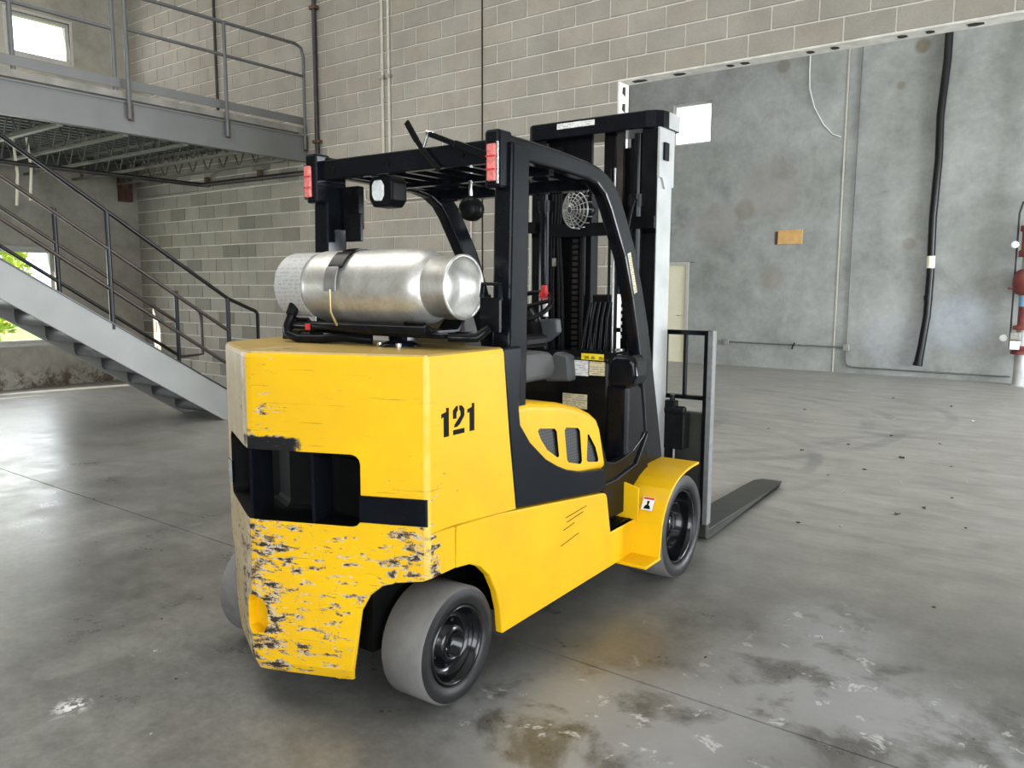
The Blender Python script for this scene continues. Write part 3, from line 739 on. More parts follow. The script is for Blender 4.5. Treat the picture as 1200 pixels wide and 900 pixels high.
def riser():
    root = empty('fire_riser', (-.955, 15.36, 0)); tag(root, 'fire sprinkler riser with red valves and gauges by the far wall', 'pipe riser')
    MB().lathe([(.15, 0), (.15, .02), (.105, .03), (.105, .52)], (0, 0, 0), (0, 0, 1), 24).build('base_pipe', 'riser_pipe', root)
    MB().lathe([(.17, .52), (.17, .56), (.125, .565), (.125, .60), (.17, .605), (.17, .66)], (0, 0, 0), (0, 0, 1), 24).build('flange', 'riser_red', root)
    MB().lathe([(.10, .66), (.10, .92)], (0, 0, 0), (0, 0, 1), 24).build('spool', 'riser_pipe', root)
    MB().lathe([(.16, .92), (.16, .98), (.10, 1.0), (.10, 1.3)], (0, 0, 0), (0, 0, 1), 24).build('coupling', 'riser_red', root)
    MB().lathe([(.105, 1.3), (.105, 1.48)], (0, 0, 0), (0, 0, 1), 24).build('pipe_label', 'plastic_blue', root)
    MB().lathe([(.10, 1.48), (.19, 1.52), (.21, 1.66), (.21, 1.76), (.17, 1.86), (.12, 1.9)], (0, 0, 0), (0, 0, 1), 24).build('valve_body', 'riser_red', root)
    MB().lathe([(.10, 1.9), (.10, 2.1)], (0, 0, 0), (0, 0, 1), 24).build('spool', 'riser_pipe', root)
    MB().lathe([(.16, 2.1), (.16, 2.2), (.13, 2.22), (.13, 2.5), (.16, 2.52), (.16, 2.6)], (0, 0, 0), (0, 0, 1), 24).build('check_valve', 'riser_red', root)
    MB().tube([(0, 0, 2.6), (0, 0, 7.1)], .10, 20).build('standpipe', 'riser_pipe', root)
    MB().lathe([(.14, 3.0), (.14, 3.12)], (0, 0, 0), (0, 0, 1), 20).build('coupling', 'riser_red', root)
    MB().tube([(-.1, 0, 3.0), (-.15, 0, 2.98), (-.19, 0, 2.8), (-.18, 0, .6), (-.1, 0, .55)], .014, 8).build('trim_pipe', 'pipe_black', root)
    for (z, xx) in ((.78, -.27), (2.3, -.21)):
        g = MB().lathe([(.0, -.02), (.052, -.02), (.056, .0), (.056, .03), (.045, .035), (.0, .035)], (xx, -.06, z), (0, -1, 0), 24).build('gauge', 'white', root)
        MB().tube([(xx, -.04, z), (xx + .2, 0, z - .05)], .012, 8).build('gauge_stem', 'brass', g)
    MB().box(-.17, -.03, -.17, -.10, .6, .74).build('valve_tag', 'white', root, bevel=.004)
    MB().box(-.17, -.03, -.17, -.10, .76, .88).build('tamper_switch', 'galv', root, bevel=.006)
    MB().tube([(-.12, -.05, 1.6), (-.26, -.1, 1.6)], .02, 8).build('valve_lever', 'riser_red', root)
MAT['plastic_blue'] = plain('blue_pipe_label', (0.25, 0.45, 0.62), 0.5)
riser()

# ---- mezzanine
XM = -8.77
mz = empty('mezzanine', (XM, 4.7, 0)); tag(mz, 'grey steel mezzanine platform with open railing in the far left corner', 'platform')
mz_o = Vector((XM, 4.7, 0))
def mzb(name, mat, mb, parent=mz, **kw):
    mb.v = [(v[0] - mz_o.x, v[1] - mz_o.y, v[2]) for v in mb.v]
    return mb.build(name, mat, parent, **kw)
Y0m, Y1m = 2.85, YB - .012
m_ = MB().box(XM - .03, XM - .012, Y0m, Y1m, 3.275, 3.595).box(XM - .10, XM + .005, Y0m, Y1m, 3.262, 3.282).box(XM - .10, XM + .005, Y0m, Y1m, 3.588, 3.605)
mzb('edge_beam', 'beam_grey', m_)
mzb('edge_angle', 'kerb', MB().box(XM - .035, XM - .02, Y0m, Y1m, 3.632, 3.708))
mzb('toe_plate', 'beam_grey', MB().box(XM - .055, XM - .045, Y0m, Y1m, 3.748, 3.848))
# corrugated deck
prof = []; x = XL + .02; k = 0
while x < XM - .38:
    prof += [(x, 3.60), (x + .07, 3.60), (x + .10, 3.645), (x + .17, 3.645)]; x += .2
prof += [(XM - .2, 3.60)]
mzb('deck', 'deck', MB().prism(prof + [(XM - .2, 3.66), (XL + .02, 3.66)], 'y', Y0m, Y1m))
mzb('deck_fill', 'kerb', MB().box(XL + .02, XM - .2, Y0m, Y1m, 3.66, 3.70))
for yj in (3.3, 4.0, 4.70, 5.43, 6.14, 6.85):
    jo = mzb('joist', 'joist', MB().box(XL + .01, XM - .1, yj - .03, yj + .03, 3.245, 3.275))
    mzb('top_chord', 'joist', MB().box(XL + .01, XM - .1, yj - .03, yj + .03, 3.57, 3.598), jo)
    w = MB(); n = 22
    for i in range(n):
        xa = XL + .1 + (XM - XL - .25) * i / n; xb_ = XL + .1 + (XM - XL - .25) * (i + 1) / n
        za, zb_ = (3.26, 3.58) if i % 2 else (3.58, 3.26)
        w.tube([(xa, yj, za), (xb_, yj, zb_)], .011, 5, caps=False)
    mzb('web', 'joist', w, jo)
mzb('wall_ledger', 'rail_grey', MB().box(XL + .002, XL + .11, Y0m, Y1m - .2, 3.40, 3.57))
mzb('bearing_bracket', 'rust', MB().box(XL + .01, XL + .16, YB - .34, YB - .16, 2.98, 3.4))
rail = mzb('guardrail', 'rail_grey', MB().tube([(XM + .025, 4.69, 4.74), (XM + .025, 6.98, 4.755), (XM + .025, 7.07, 4.72), (XM + .025, 7.10, 4.62), (XM + .025, 7.10, 3.42)], .021, 10))
mzb('mid_rail', 'rail_grey', MB().tube([(XM + .025, 4.69, 4.365), (XM + .025, 7.09, 4.365)], .019, 10), rail)
for yp in (4.69, 5.91): mzb('post', 'rail_grey', MB().tube([(XM + .03, yp, 3.41), (XM + .03, yp, 4.74 if yp > 5 else 5.2)], .024, 10), rail)
for yp in (4.69, 5.91, 7.10): mzb('post_plate', 'rust', MB().box(XM - .01, XM + .008, yp + .0, yp + .06, 3.40, 3.6), rail)
rail2 = mzb('guardrail', 'rail_grey', MB().tube([(XM - .075, Y0m, 4.76), (XM - .075, 4.60, 4.76)], .021, 10))
mzb('mid_rail', 'rail_grey', MB().tube([(XM - .075, Y0m, 4.37), (XM - .075, 4.60, 4.36)], .019, 10), rail2)
for yp in (3.58, 4.60): mzb('post', 'rail_grey', MB().tube([(XM - .075, yp, 3.70), (XM - .075, yp, 5.2)], .024, 10), rail2)
for (yy, zz, ll) in ((4.55, 2.62, .9), (4.72, 2.70, .8)):
    mzb('hanging_strap', 'cream', MB().tube([(-11.4, yy, zz + ll), (-11.38, yy + .02, zz + .4), (-11.42, yy, zz)], .018, 6))

# ---- stair
XN, XF = -8.30, -9.20
SL = 0.632
st = empty('steel_stair', (XN, 5.40, 0)); tag(st, 'grey steel stair with dark pipe railings rising beside the mezzanine', 'staircase')
st_o = Vector((XN, 5.40, 0))
def stb(name, mat, mb, parent=st, **kw):
    mb.v = [(v[0] - st_o.x, v[1] - st_o.y, v[2]) for v in mb.v]
    return mb.build(name, mat, parent, **kw)
ytop = 0.30
def ztop(y): return 0.385 + (5.41 - y) * SL
for x in (XN, XF):
    pts = [(5.41, 0), (5.41 + .3, 0.0), (5.72, ztop(5.72)), (ytop, ztop(ytop)), (ytop, ztop(ytop) - .37)]
    stb('stringer', 'stringer', MB().prism(pts, 'x', x - .018, x + .018))
    stb('stringer_flange', 'rail_dark', MB().bar((x, 5.71, ztop(5.71) + .008), (x, ytop, ztop(ytop) + .008), .06, .012))
for k in range(1, 19):
    z = .184 * k - .085; y = 5.62 - .291 * k
    pan = [(y + .29, z), (y + .0, z), (y - .012, z + .17), (y - .024, z + .17), (y - .026, z + .06), (y - .02, z + .01), (y + .0, z - .022), (y + .06, z - .03), (y + .20, z - .024), (y + .29, z - .012)]
    s_ = stb('step', 'tread_pan', MB().prism(pan, 'x', XF + .02, XN - .02, smooth=True))
    stb('nosing', 'tread_pan', MB().tube([(XF + .02, y + .285, z - .006), (XN - .02, y + .285, z - .006)], .014, 8), s_)
stb('landing', 'tread_pan', MB().box(XF, XN, -1.0, ytop, 3.50, 3.56))
def rails(x, yend, near):
    dz = .0
    def zt(y): return 2.97 - .66 * (y - 3.21)
    m = 'rail_dark'
    ya = .45
    if near:
        top = stb('handrail', m, MB().tube([(x, ya, zt(ya)), (x, 5.53, zt(5.53)), (x, 5.90, 1.285), (x, 5.93, 1.25), (x, 5.93, 0.0)], .022, 10))
    else:
        top = stb('handrail', 'rail_rust', MB().tube([(x, ya, zt(ya) - .05), (x, 5.70, zt(5.70) - .05), (x, 5.73, 1.20), (x, 5.73, .72), (x, 5.38, .70)], .021, 10))
    stb('mid_rail', 'rail_rust', MB().tube([(x, ya, zt(ya) - .385), (x, yend, zt(yend) - .385)], .02, 10), top)
    stb('low_rail', 'rail_rust' if near else m, MB().tube([(x, ya, zt(ya) - .80), (x, yend, zt(yend) - .80)], .02, 10), top)
    for y in ([5.52, 4.15, 2.8, 1.5] if near else [5.40, 4.03, 2.7, 1.4]):
        stb('post', m, MB().tube([(x, y, zt(y)), (x, y, max(0, ztop(y) - .05))], .026, 10), top)
rails(XN, 5.52, True)
rails(XF, 5.40, False)

# ================================================================== THE FORKLIFT
PSI = math.radians(2.0)
FXC, FYC = -2.38, 2.247
F_LOC = (FXC * math.cos(PSI) - FYC * math.sin(PSI), FXC * math.sin(PSI) + FYC * math.cos(PSI), 0)
fk = empty('forklift', F_LOC, PSI)
tag(fk, 'yellow and black counterbalance forklift truck with battered rear marked 121', 'forklift')
def mir(mb):
    q = MB(); q.v = [(-x, y, z) for x, y, z in mb.v]; q.f = [tuple(reversed(f)) for f in mb.f]; q.m = list(mb.m); q.sm = list(mb.sm); return q
def part(name, mat, mb, parent=fk, label=None, **kw):
    o = mb.build(name, mat, parent, **kw)
    if label: o['label'] = label
    return o
def pair(name, mat, mb, parent=fk, label=None, **kw):
    return part(name, mat, mb, parent, label, **kw), part(name, mat, mir(mb), parent, label, **kw)

# ---- counterweight
def cw_sec(z, xr, xl, apex, yfront, yoff=0.0):
    """outline of the counterweight at height z: right limit xr, left limit xl, apex (nose) y, front y"""
    ax = -0.035
    def yr(x): return apex + (x - ax) * 0.380 + yoff         # right rear facet
    def yl(x): return apex + (ax - x) * 0.545 + yoff         # left rear facet
    full = xr > .58
    cr = .009
    R_ = [(xr - (0 if full else .045), yfront), (xr, yr(xr) + cr * 1.6), (xr - cr * .12, yr(xr) + cr * .5), (xr - cr * .75, yr(xr - cr * .75) + .003)]
    M = [(ax + .07, yr(ax + .07)), (ax + .022, yr(ax + .022) + .002), (ax, apex + yoff + .006), (ax - .022, yl(ax - .022) + .002), (ax - .07, yl(ax - .07))]
    L_ = [(xl + cr, yl(xl + cr)), (xl + cr * .1, yl(xl) + cr * .4), (xl - (.03 if full else -.01), yl(xl) + .12), (-.62 if full else xl + .04, yfront)]
    return [(x, y, z) for x, y in R_ + M + L_]
secs = [cw_sec(.126, .305, -.22, -.405, -.31), cw_sec(.138, .325, -.28, -.440, -.32), cw_sec(.18, .340, -.33, -.460, -.305), cw_sec(.28, .362, -.36, -.470, -.28), cw_sec(.42, .380, -.385, -.468, -.255),
        cw_sec(.48, .41, -.41, -.466, -.23), cw_sec(.52, .455, -.45, -.464, -.18), cw_sec(.54, .52, -.48, -.463, -.12), cw_sec(.551, .60, -.49, -.462, -.07), cw_sec(.56, .62, -.495, -.462, -.058),
        cw_sec(.724, .62, -.50, -.461, -.058), cw_sec(.7295, .62, -.50, -.461, .338), cw_sec(1.0, .62, -.50, -.459, .29), cw_sec(1.335, .62, -.50, -.457, .25), cw_sec(1.350, .616, -.498, -.452, .248), cw_sec(1.356, .606, -.49, -.442, .246)]
q = secs[11]
for i in (0, len(q) - 1): q[i] = (q[i][0], q[i][1], .690)
cwm = MB().loft(secs)
cw = part('counterweight', ['yellow_worn', 'void', 'yellow'], cwm, label='battered yellow counterweight with scratched paint and a black slot', weld=True)
bm = bmesh.new(); bm.from_mesh(cw.data); bmesh.ops.recalc_face_normals(bm, faces=bm.faces); bm.to_mesh(cw.data); bm.free()
def cutter(mb, mi, bev):
    o = mb.build('cutter', ['yellow_worn', 'void', 'yellow'], fk, bevel=bev, seg=3)
    for p in o.data.polygons: p.material_index = mi
    bm = bmesh.new(); bm.from_mesh(o.data); bmesh.ops.recalc_face_normals(bm, faces=bm.faces); bm.to_mesh(o.data); bm.free()
    bake(o); return o
E_ = Vector((.385, -.300)); n_ = Vector((.355, -.935)); G_ = Vector((-.42, -.250)); g_ = Vector((-.477, -.879))
plan = [E_ + n_ * .1, E_ - n_ * .15, Vector((-.03, -.27)), G_ - g_ * .13, G_ + g_ * .1, Vector((-.04, -.62))]
cut(cw, cutter(MB().prism([tuple(p) for p in plan], 'z', .732, .996), 1, .035))
pk = MB().lathe([(.0, -.06), (.028, -.06), (.03, 0), (.03, .3)], (0, 0, 0), (0, 0, 1), 12)
pm = MB().prism([(-.075 + .0, .30), (-.03, .285), (.015, .30), (.03, .33), (.03, .39), (.012, .425), (-.03, .44), (-.072, .425), (-.085, .39), (-.085, .33)], 'y', -.7, -.405)
cut(cw, cutter(pm, 2, 0))
for p in cw.data.polygons: p.use_smooth = False
# ribs inside the slot
def onfac(s): return Vector((-.035 + .935 * s, -.4605 + .3553 * s))
for s_ in (.012, .262):
    a = onfac(s_) - Vector((n_.x, n_.y)) * .005; b_ = a - n_ * .14
    part('slot_rib', 'black', MB().bar((a.x, a.y, .864), (b_.x, b_.y, .864), .012, .258), cw)
def strip(pts, z0, z1, th=.004):
    """thin plate following plan points, proud by th"""
    mb = MB(); P_ = [Vector(p) for p in pts]; out = []
    for i, p in enumerate(P_):
        t = (P_[min(i + 1, len(P_) - 1)] - P_[max(i - 1, 0)]).normalized(); nn = Vector((t.y, -t.x)); out.append((p - nn * .004, p + nn * th))
    for i in range(len(P_) - 1):
        (a0, a1), (b0, b1) = out[i], out[i + 1]
        v = [(a0.x, a0.y, z0), (a1.x, a1.y, z0), (b1.x, b1.y, z0), (b0.x, b0.y, z0), (a0.x, a0.y, z1), (a1.x, a1.y, z1), (b1.x, b1.y, z1), (b0.x, b0.y, z1)]
        mb.add(v, [(0, 3, 2, 1), (4, 5, 6, 7), (1, 2, 6, 5), (3, 0, 4, 7), (0, 1, 5, 4), (2, 3, 7, 6)])
    return mb
sec = cw_sec(.8, .62, -.50, -.4605, .32)
c3, c2, c1 = [Vector(q[:2]) for q in (sec[3], sec[2], sec[1])]
part('black_band', 'black', strip([onfac(.445), onfac(.55), tuple(c3), tuple(c2)], .752, .850), cw, 'scuffed black painted band')
l1, l2 = [Vector(q[:2]) for q in (sec[9], sec[10])]
part('black_band', 'black', strip([tuple(l2), tuple(l1), tuple(G_ + Vector((.01, -.003)))], .77, .86), cw)
# stencilled 121 on the right side
def digit(ch, y0, y1, z0, z1):
    w = y1 - y0; h = z1 - z0
    P_ = lambda a, b: (y0 + a * w, z0 + b * h)
    if ch == '1':
        return [[P_(.30, 0), P_(.95, 0), P_(.95, .98), P_(.62, 1.0), P_(.62, .86), P_(0, .80), P_(0, .66), P_(.30, .70)]]
    return [[P_(0, .56), P_(.30, .56), P_(.30, .76), P_(.42, .84), P_(.42, 1.0), P_(.25, .98), P_(0, .86)],
            [P_(.55, 1.0), P_(.80, .97), P_(1.0, .85), P_(1.0, .62), P_(.60, .34), P_(.34, .26), P_(.08, .26), P_(.14, .36), P_(.66, .64), P_(.66, .78), P_(.55, .84)],
            [P_(0, 0), P_(1.0, 0), P_(1.0, .17), P_(0, .17)]]
for ch, y0, y1 in (('1', -.132, -.088), ('2', -.066, .0), ('1', .018, .062)):
    q = MB()
    for poly in digit(ch, y0, y1, 1.058, 1.163): q.prism(poly, 'x', .6195, .6212)
    part('stencil_digit', 'ink', q, cw, 'black stencilled digit ' + ('one' if ch == '1' else 'two'))

# ---- lower frame
arch = [(.245, .19), (.232, .29), (.205, .38), (.16, .46), (.10, .515), (.033, .545), (-.05, .555)]
sk = [(-.045, .722), (-.02, .728), (1.10, .590), (1.128, .580), (1.142, .56), (1.185, .372), (1.482, .372), (1.482, .19)] + arch
(sr, sl) = pair('side_skirt', 'yellow', MB().prism(sk, 'x', .585, .620), bevel=.006)
part('skirt_scratch', 'ink', MB().bar((.78, .0, .0), (.78, .01, .0), .001, .001), sr) if False else None
for (ya, za, yb_, zb_) in ((.74, .553, .93, .566), (.75, .530, .90, .545), (.70, .432, .86, .452), (.72, .50, .82, .512)):
    part('paint_scratch', 'ink', MB().bar((.6203, ya, za), (.6203, yb_, zb_), .0012, .0035, (0, 0, 1)), sr)
part('frame_core', 'void', MB().box(-.355, .355, -.22, 1.0, .22, .95).box(-.585, .585, .36, 1.12, .22, .70).box(-.44, .44, 1.0, 2.0, .20, .40))
tr_, tl_ = pair('step_tread', 'black_matte', MB().box(.30, .617, 1.19, 1.48, .355, .372))
for o_, sg in ((tr_, 1), (tl_, -1)):
    q = MB()
    for i in range(9):
        for j in range(8):
            x = .33 + i * .033; y = 1.21 + j * .034 + (i % 2) * .017
            q.box(sg * x - .007, sg * x + .007, y - .010, y + .010, .372, .376)
    part('tread_studs', 'black_matte', q, o_)
part('step_well', 'black_satin', MB().box(-.42, .42, 1.12, 1.2, .37, .62).box(-.31, .31, 1.15, 1.55, .36, .60))
# ---- front fenders: curved sheet over the drive wheels
out = [(1.430, .195), (1.445, .30), (1.452, .364), (1.475, .42), (1.512, .478), (1.57, .530), (1.638, .566), (1.71, .590), (1.777, .602), (1.86, .610), (1.95, .612)]
inn = [(y + .012 if y < 1.6 else y, z - .014) for y, z in reversed(out)]
fr_, fl_ = pair('fender', 'yellow', MB().prism(out + inn, 'x', .455, .778, smooth=False), bevel=.004)
for o_, sg in ((fr_, 1), (fl_, -1)):
    q = MB().box(.44, .778, 1.27, 1.452, .180, .196)
    part('fender_lip', 'yellow', q if sg > 0 else mir(q), o_, bevel=.004)
    q = MB().prism([(.455, .372), (.645, .372), (.645, .545), (.52, .575), (.475, .52)], 'y', 1.445, 1.46)
    part('fender_flange', 'yellow', q if sg > 0 else mir(q), o_, bevel=.004)
q = MB().add([(.655, 1.4437, .50), (.715, 1.4437, .50), (.715, 1.4437, .445), (.655, 1.4437, .445)], [(0, 3, 2, 1)])
sx0 = [(.650, 1.470, .425), (.715, 1.470, .425), (.715, 1.508, .486), (.650, 1.508, .486)]
def quad_on(a0, a1, b0, b1, lift):
    o_, u_, v_ = Vector(sx0[0]), Vector(sx0[1]) - Vector(sx0[0]), Vector(sx0[3]) - Vector(sx0[0]); nn = u_.cross(v_).normalized()
    return [o_ + u_ * a + v_ * b + nn * lift for a, b in ((a0, b0), (a1, b0), (a1, b1), (a0, b1))]
stk = part('warning_sticker', 'white', MB().add(quad_on(0, 1, 0, 1, .007), [(0, 1, 2, 3)]), fr_, 'small white pictogram sticker with red top')
part('sticker_header', 'red', MB().add(quad_on(.05, .95, .82, .97, .008), [(0, 1, 2, 3)]), stk)
part('sticker_pictogram', 'ink', MB().add([quad_on(a, a, b, b, .008)[0] for a, b in ((.2, .1), (.8, .1), (.7, .35), (.58, .4), (.62, .7), (.4, .72), (.42, .42), (.28, .34))], [tuple(range(8))]), stk)

# ---- black side panels and yellow hood
sp_ = [(.255, 1.352), (.345, .72), (.352, .686), (1.13, .592), (1.150, .60), (1.128, .705), (.90, .735), (.77, .768), (.68, .805), (.585, .852), (.46, .945), (.385, 1.03), (.375, 1.10), (.39, 1.352)]
pair('side_panel', 'navy', MB().prism(sp_, 'x', .565, .612), bevel=.008)
hd = [(.30, .70), (.30, 1.115), (.50, 1.108), (.75, 1.075), (.92, 1.035), (1.04, .99), (1.10, .955), (1.135, .905), (1.205, .69)]
hood = part('hood', ['yellow', 'void'], MB().prism(hd, 'x', -.585, .585), label='yellow hood with three mesh vents', bevel=.035, seg=4)
bake(hood)
v1 = [(.556, .975), (.57, .985), (.695, .966), (.712, .95), (.735, .835), (.722, .83), (.634, .88), (.58, .935)]
v2 = [(.780, .945), (.795, .957), (.905, .938), (.922, .92), (.945, .775), (.93, .762), (.82, .79), (.806, .805)]
v3 = [(.996, .895), (1.01, .89), (1.075, .82), (1.108, .752), (1.10, .742), (1.0, .760), (.99, .775)]
for vv in (v1, v2, v3):
    for sg in (1, -1):
        q = MB().prism(vv, 'x', .565, .60); q = q if sg > 0 else mir(q)
        o = q.build('cutter', ['yellow', 'void'], fk)
        for p in o.data.polygons: p.material_index = 1
        cut(hood, o)
        g = MB().prism(vv, 'x', .567, .572)
        part('vent_mesh', 'grille', g if sg > 0 else mir(g), hood, 'black perforated vent mesh')
part('hood_sticker', 'print_white', MB().box(.40, .56, .0, .002, 0, .085), hood) if False else None
q = MB().add([(.36, 1.165, .985), (.50, 1.165, .985), (.49, 1.215, 1.03), (.35, 1.215, 1.03)], [(0, 1, 2, 3)])

# ---- wheels
def wheel(name, x1, w, r, ri, y, sg, front):
    """x1 outer face, w width"""
    x0 = x1 - w
    def S_(mb): return mb if sg > 0 else mir(mb)
    c = .014
    t = MB().lathe([(r - .012, 0), (r, c), (r, w - c), (r - .010, w - .001)], (x0, y, r), (1, 0, 0), 56, 0, True)
    t.f = [f for f in t.f if len(f) == 4]; t.m = t.m[:len(t.f)]; t.sm = t.sm[:len(t.f)]
    sd = [(r - .010, w - .001), (r - .03, w + .004), (ri + .03, w + .004), (ri + .006, w - .002), (ri, w - .012), (ri, w - .05)]
    n0 = len(t.f); t.lathe(sd, (x0, y, r), (1, 0, 0), 56, 1, True)
    keep = [i for i, f in enumerate(t.f) if len(f) == 4]
    t.m = [t.m[i] for i in keep]; t.sm = [t.sm[i] for i in keep]; t.f = [t.f[i] for i in keep]
    t.lathe([(ri, 0), (r - .012, 0)], (x0, y, r), (1, 0, 0), 56, 1, True)
    keep = [i for i, f in enumerate(t.f) if len(f) == 4]
    t.m = [t.m[i] for i in keep]; t.sm = [t.sm[i] for i in keep]; t.f = [t.f[i] for i in keep]
    tire = part(name, ['tire_tread', 'tire_side'], S_(t), label=('worn black drive tire' if front else 'smooth grey steer tire with black sidewall'))
    if front:
        prof = [(ri, w - .02), (ri - .006, w - .012), (ri - .014, w - .02), (ri - .02, w - .05), (ri - .024, w - .15), (.105, w - .165), (.10, w - .14), (.085, w - .13), (.080, w - .09), (.045, w - .085), (.04, w - .07), (.0, w - .07)]
    else:
        prof = [(ri, w - .02), (ri - .004, w - .001), (ri - .012, w - .003), (ri - .020, w - .035), (.122, w - .060), (.100, w - .066), (.088, w - .060), (.074, w - .030), (.060, w - .020), (.050, w - .022), (.044, w - .060), (.020, w - .064), (.0, w - .064)]
    part('rim', 'rim', S_(MB().lathe(prof, (x0, y, r), (1, 0, 0), 48, 0, True, False)), tire, 'gloss black wheel rim')
    k = 8 if front else 6
    for i in range(k):
        a = 2 * PI * (i + .3) / k; rr = .13 if front else .085
        cy, cz = y + rr * math.cos(a), r + rr * math.sin(a)
        if front:
            mb = MB().tube([(x0 + w - .17, cy, cz), (x0 + w - .065, cy, cz)], .0075, 6)
            part('wheel_stud', 'chrome', S_(mb), tire)
        else:
            mb = MB().tube([(x0 + w - .062, cy, cz), (x0 + w - .048, cy, cz)], .009, 6)
            part('lug_nut', 'rim', S_(mb), tire)
    return tire
for sg in (1, -1):
    wheel('steer_wheel', .590, .20, .227, .155, 0.0, sg, False)
    wheel('drive_wheel', .771, .30, .2825, .205, 1.745, sg, True)
part('steer_axle', 'void', MB().box(-.30, .30, -.09, .09, .16, .34).tube([(-.40, 0, .227), (.40, 0, .227)], .05, 12))
part('steer_cylinder', 'steel', MB().tube([(-.39, -.15, .27), (.39, -.15, .27)], .014, 10).tube([(-.2, -.15, .27), (.2, -.15, .27)], .04, 12))

# ---- operator area
part('floor_tub', 'black_satin', MB().prism([(1.20, .40), (1.20, .60), (1.35, .60), (1.60, .64), (1.74, .80), (1.74, .62), (1.80, .40)], 'x', -.56, .56), bevel=.01)
part('floor_mat', 'black_matte', MB().add([(-.45, 1.21, .603), (.50, 1.21, .603), (.52, 1.36, .604), (.50, 1.60, .645), (-.45, 1.60, .645), (-.45, 1.36, .604)], [(0, 1, 2, 5), (2, 3, 4, 5)]))
tubc = [(1.20, .86), (1.28, .705), (1.36, .685), (1.46, .69), (1.58, .715), (1.70, .77), (1.77, .83), (1.80, .83), (1.74, .56), (1.40, .56), (1.20, .60)]
pair('step_side', 'black_satin', MB().prism(tubc, 'x', .50, .545), bevel=.006)
cowl = part('front_cowl', 'black_satin', MB().prism([(1.52, .62), (1.50, 1.0), (1.50, 1.20), (1.58, 1.235), (1.74, 1.235), (1.80, 1.1), (1.80, .6)], 'x', -.50, .43), bevel=.02)
ce_ = part('cowl_end', 'black', MB().prism([(.43, 1.08), (.44, 1.21), (.48, 1.235), (.57, 1.235), (.60, 1.21), (.605, 1.13), (.59, 1.085), (.55, 1.06), (.47, 1.06)], 'y', 1.46, 1.62), cowl, bevel=.03, seg=4)
part('cowl_leg', 'black', MB().prism([(1.50, .60), (1.50, 1.08), (1.62, 1.10), (1.80, 1.0), (1.88, .62)], 'x', .40, .54), cowl, bevel=.03, seg=3)
part('dash_panel', 'plastic_grey', MB().prism([(.07, 1.07), (.09, 1.19), (.14, 1.24), (.22, 1.22), (.235, 1.08)], 'y', 1.42, 1.50), cowl, bevel=.015)
part('caution_label', 'print_yellow', MB().box(.262, .398, 1.494, 1.4985, 1.198, 1.232), cowl, 'yellow caution label')
part('instruction_label', 'print_white', MB().box(.203, .306, 1.490, 1.4985, 1.108, 1.192), cowl, 'white printed instruction label')
part('instruction_label', 'print_cream', MB().box(.314, .408, 1.490, 1.4985, 1.115, 1.190), cowl, 'cream printed instruction label')
part('capacity_label', 'print_cream', MB().box(.150, .300, 1.488, 1.4985, .925, 1.005), cowl, 'cream printed label low on the cowl')
seat = part('seat_cushion', 'seat', MB().prism([(.72, 1.11), (.70, 1.25), (.80, 1.27), (1.15, 1.265), (1.26, 1.25), (1.29, 1.17), (1.27, 1.11)], 'x', -.26, .23), bevel=.03, seg=3, label='grey vinyl operator seat')
part('seat_backrest', 'seat', MB().prism([(.66, 1.25), (.575, 1.50), (.54, 1.60), (.57, 1.63), (.62, 1.60), (.70, 1.45), (.78, 1.27)], 'x', -.22, .14), seat, bevel=.03, seg=3)
part('armrest', 'black_matte', MB().box(.25, .33, .75, 1.05, 1.30, 1.36).box(.26, .31, .78, .86, 1.13, 1.30), seat, bevel=.02)
part('seat_rag', 'debris', MB().add([(.28, .62, 1.12), (.36, .60, 1.11), (.34, .64, 1.17), (.40, .71, 1.10), (.30, .73, 1.14)], [(0, 1, 2), (1, 3, 2), (2, 3, 4), (0, 2, 4)]), seat, 'crumpled pale rag')
col = part('steering_column', 'black_matte', MB().tube([(-.13, 1.68, 1.20), (-.13, 1.56, 1.42), (-.13, 1.525, 1.47)], [.07, .055, .04], 12))
cn = Vector((0, -.50, .866)); c0 = Vector((-.13, 1.515, 1.475)); uu = Vector((1, 0, 0)); ww = cn.cross(uu)
ring = [tuple(c0 + (uu * math.cos(2 * PI * i / 28) + ww * math.sin(2 * PI * i / 28)) * .165) for i in range(28)]
wh = part('steering_wheel', 'black_matte', MB().tube(ring, .014, 8, closed=True), col)
for a in (30, 150, 270):
    d = uu * math.cos(math.radians(a)) + ww * math.sin(math.radians(a))
    part('wheel_spoke', 'black_matte', MB().bar(c0, c0 + d * .16, .03, .012, cn), wh)
part('display_console', 'plastic_grey', MB().prism([(-.16, 1.29), (-.12, 1.40), (.02, 1.41), (.03, 1.33), (-.05, 1.27)], 'y', 1.62, 1.68), col, bevel=.012)
part('control_lever', 'white', MB().tube([(-.05, 1.62, 1.42), (-.06, 1.63, 1.52)], .016, 8), col, 'white lever sleeve')
part('lever_knob', 'red', MB().box(-.095, -.035, 1.615, 1.645, 1.53, 1.56).box(-.08, -.05, 1.615, 1.645, 1.51, 1.60), col, 'red lever knob', bevel=.006)

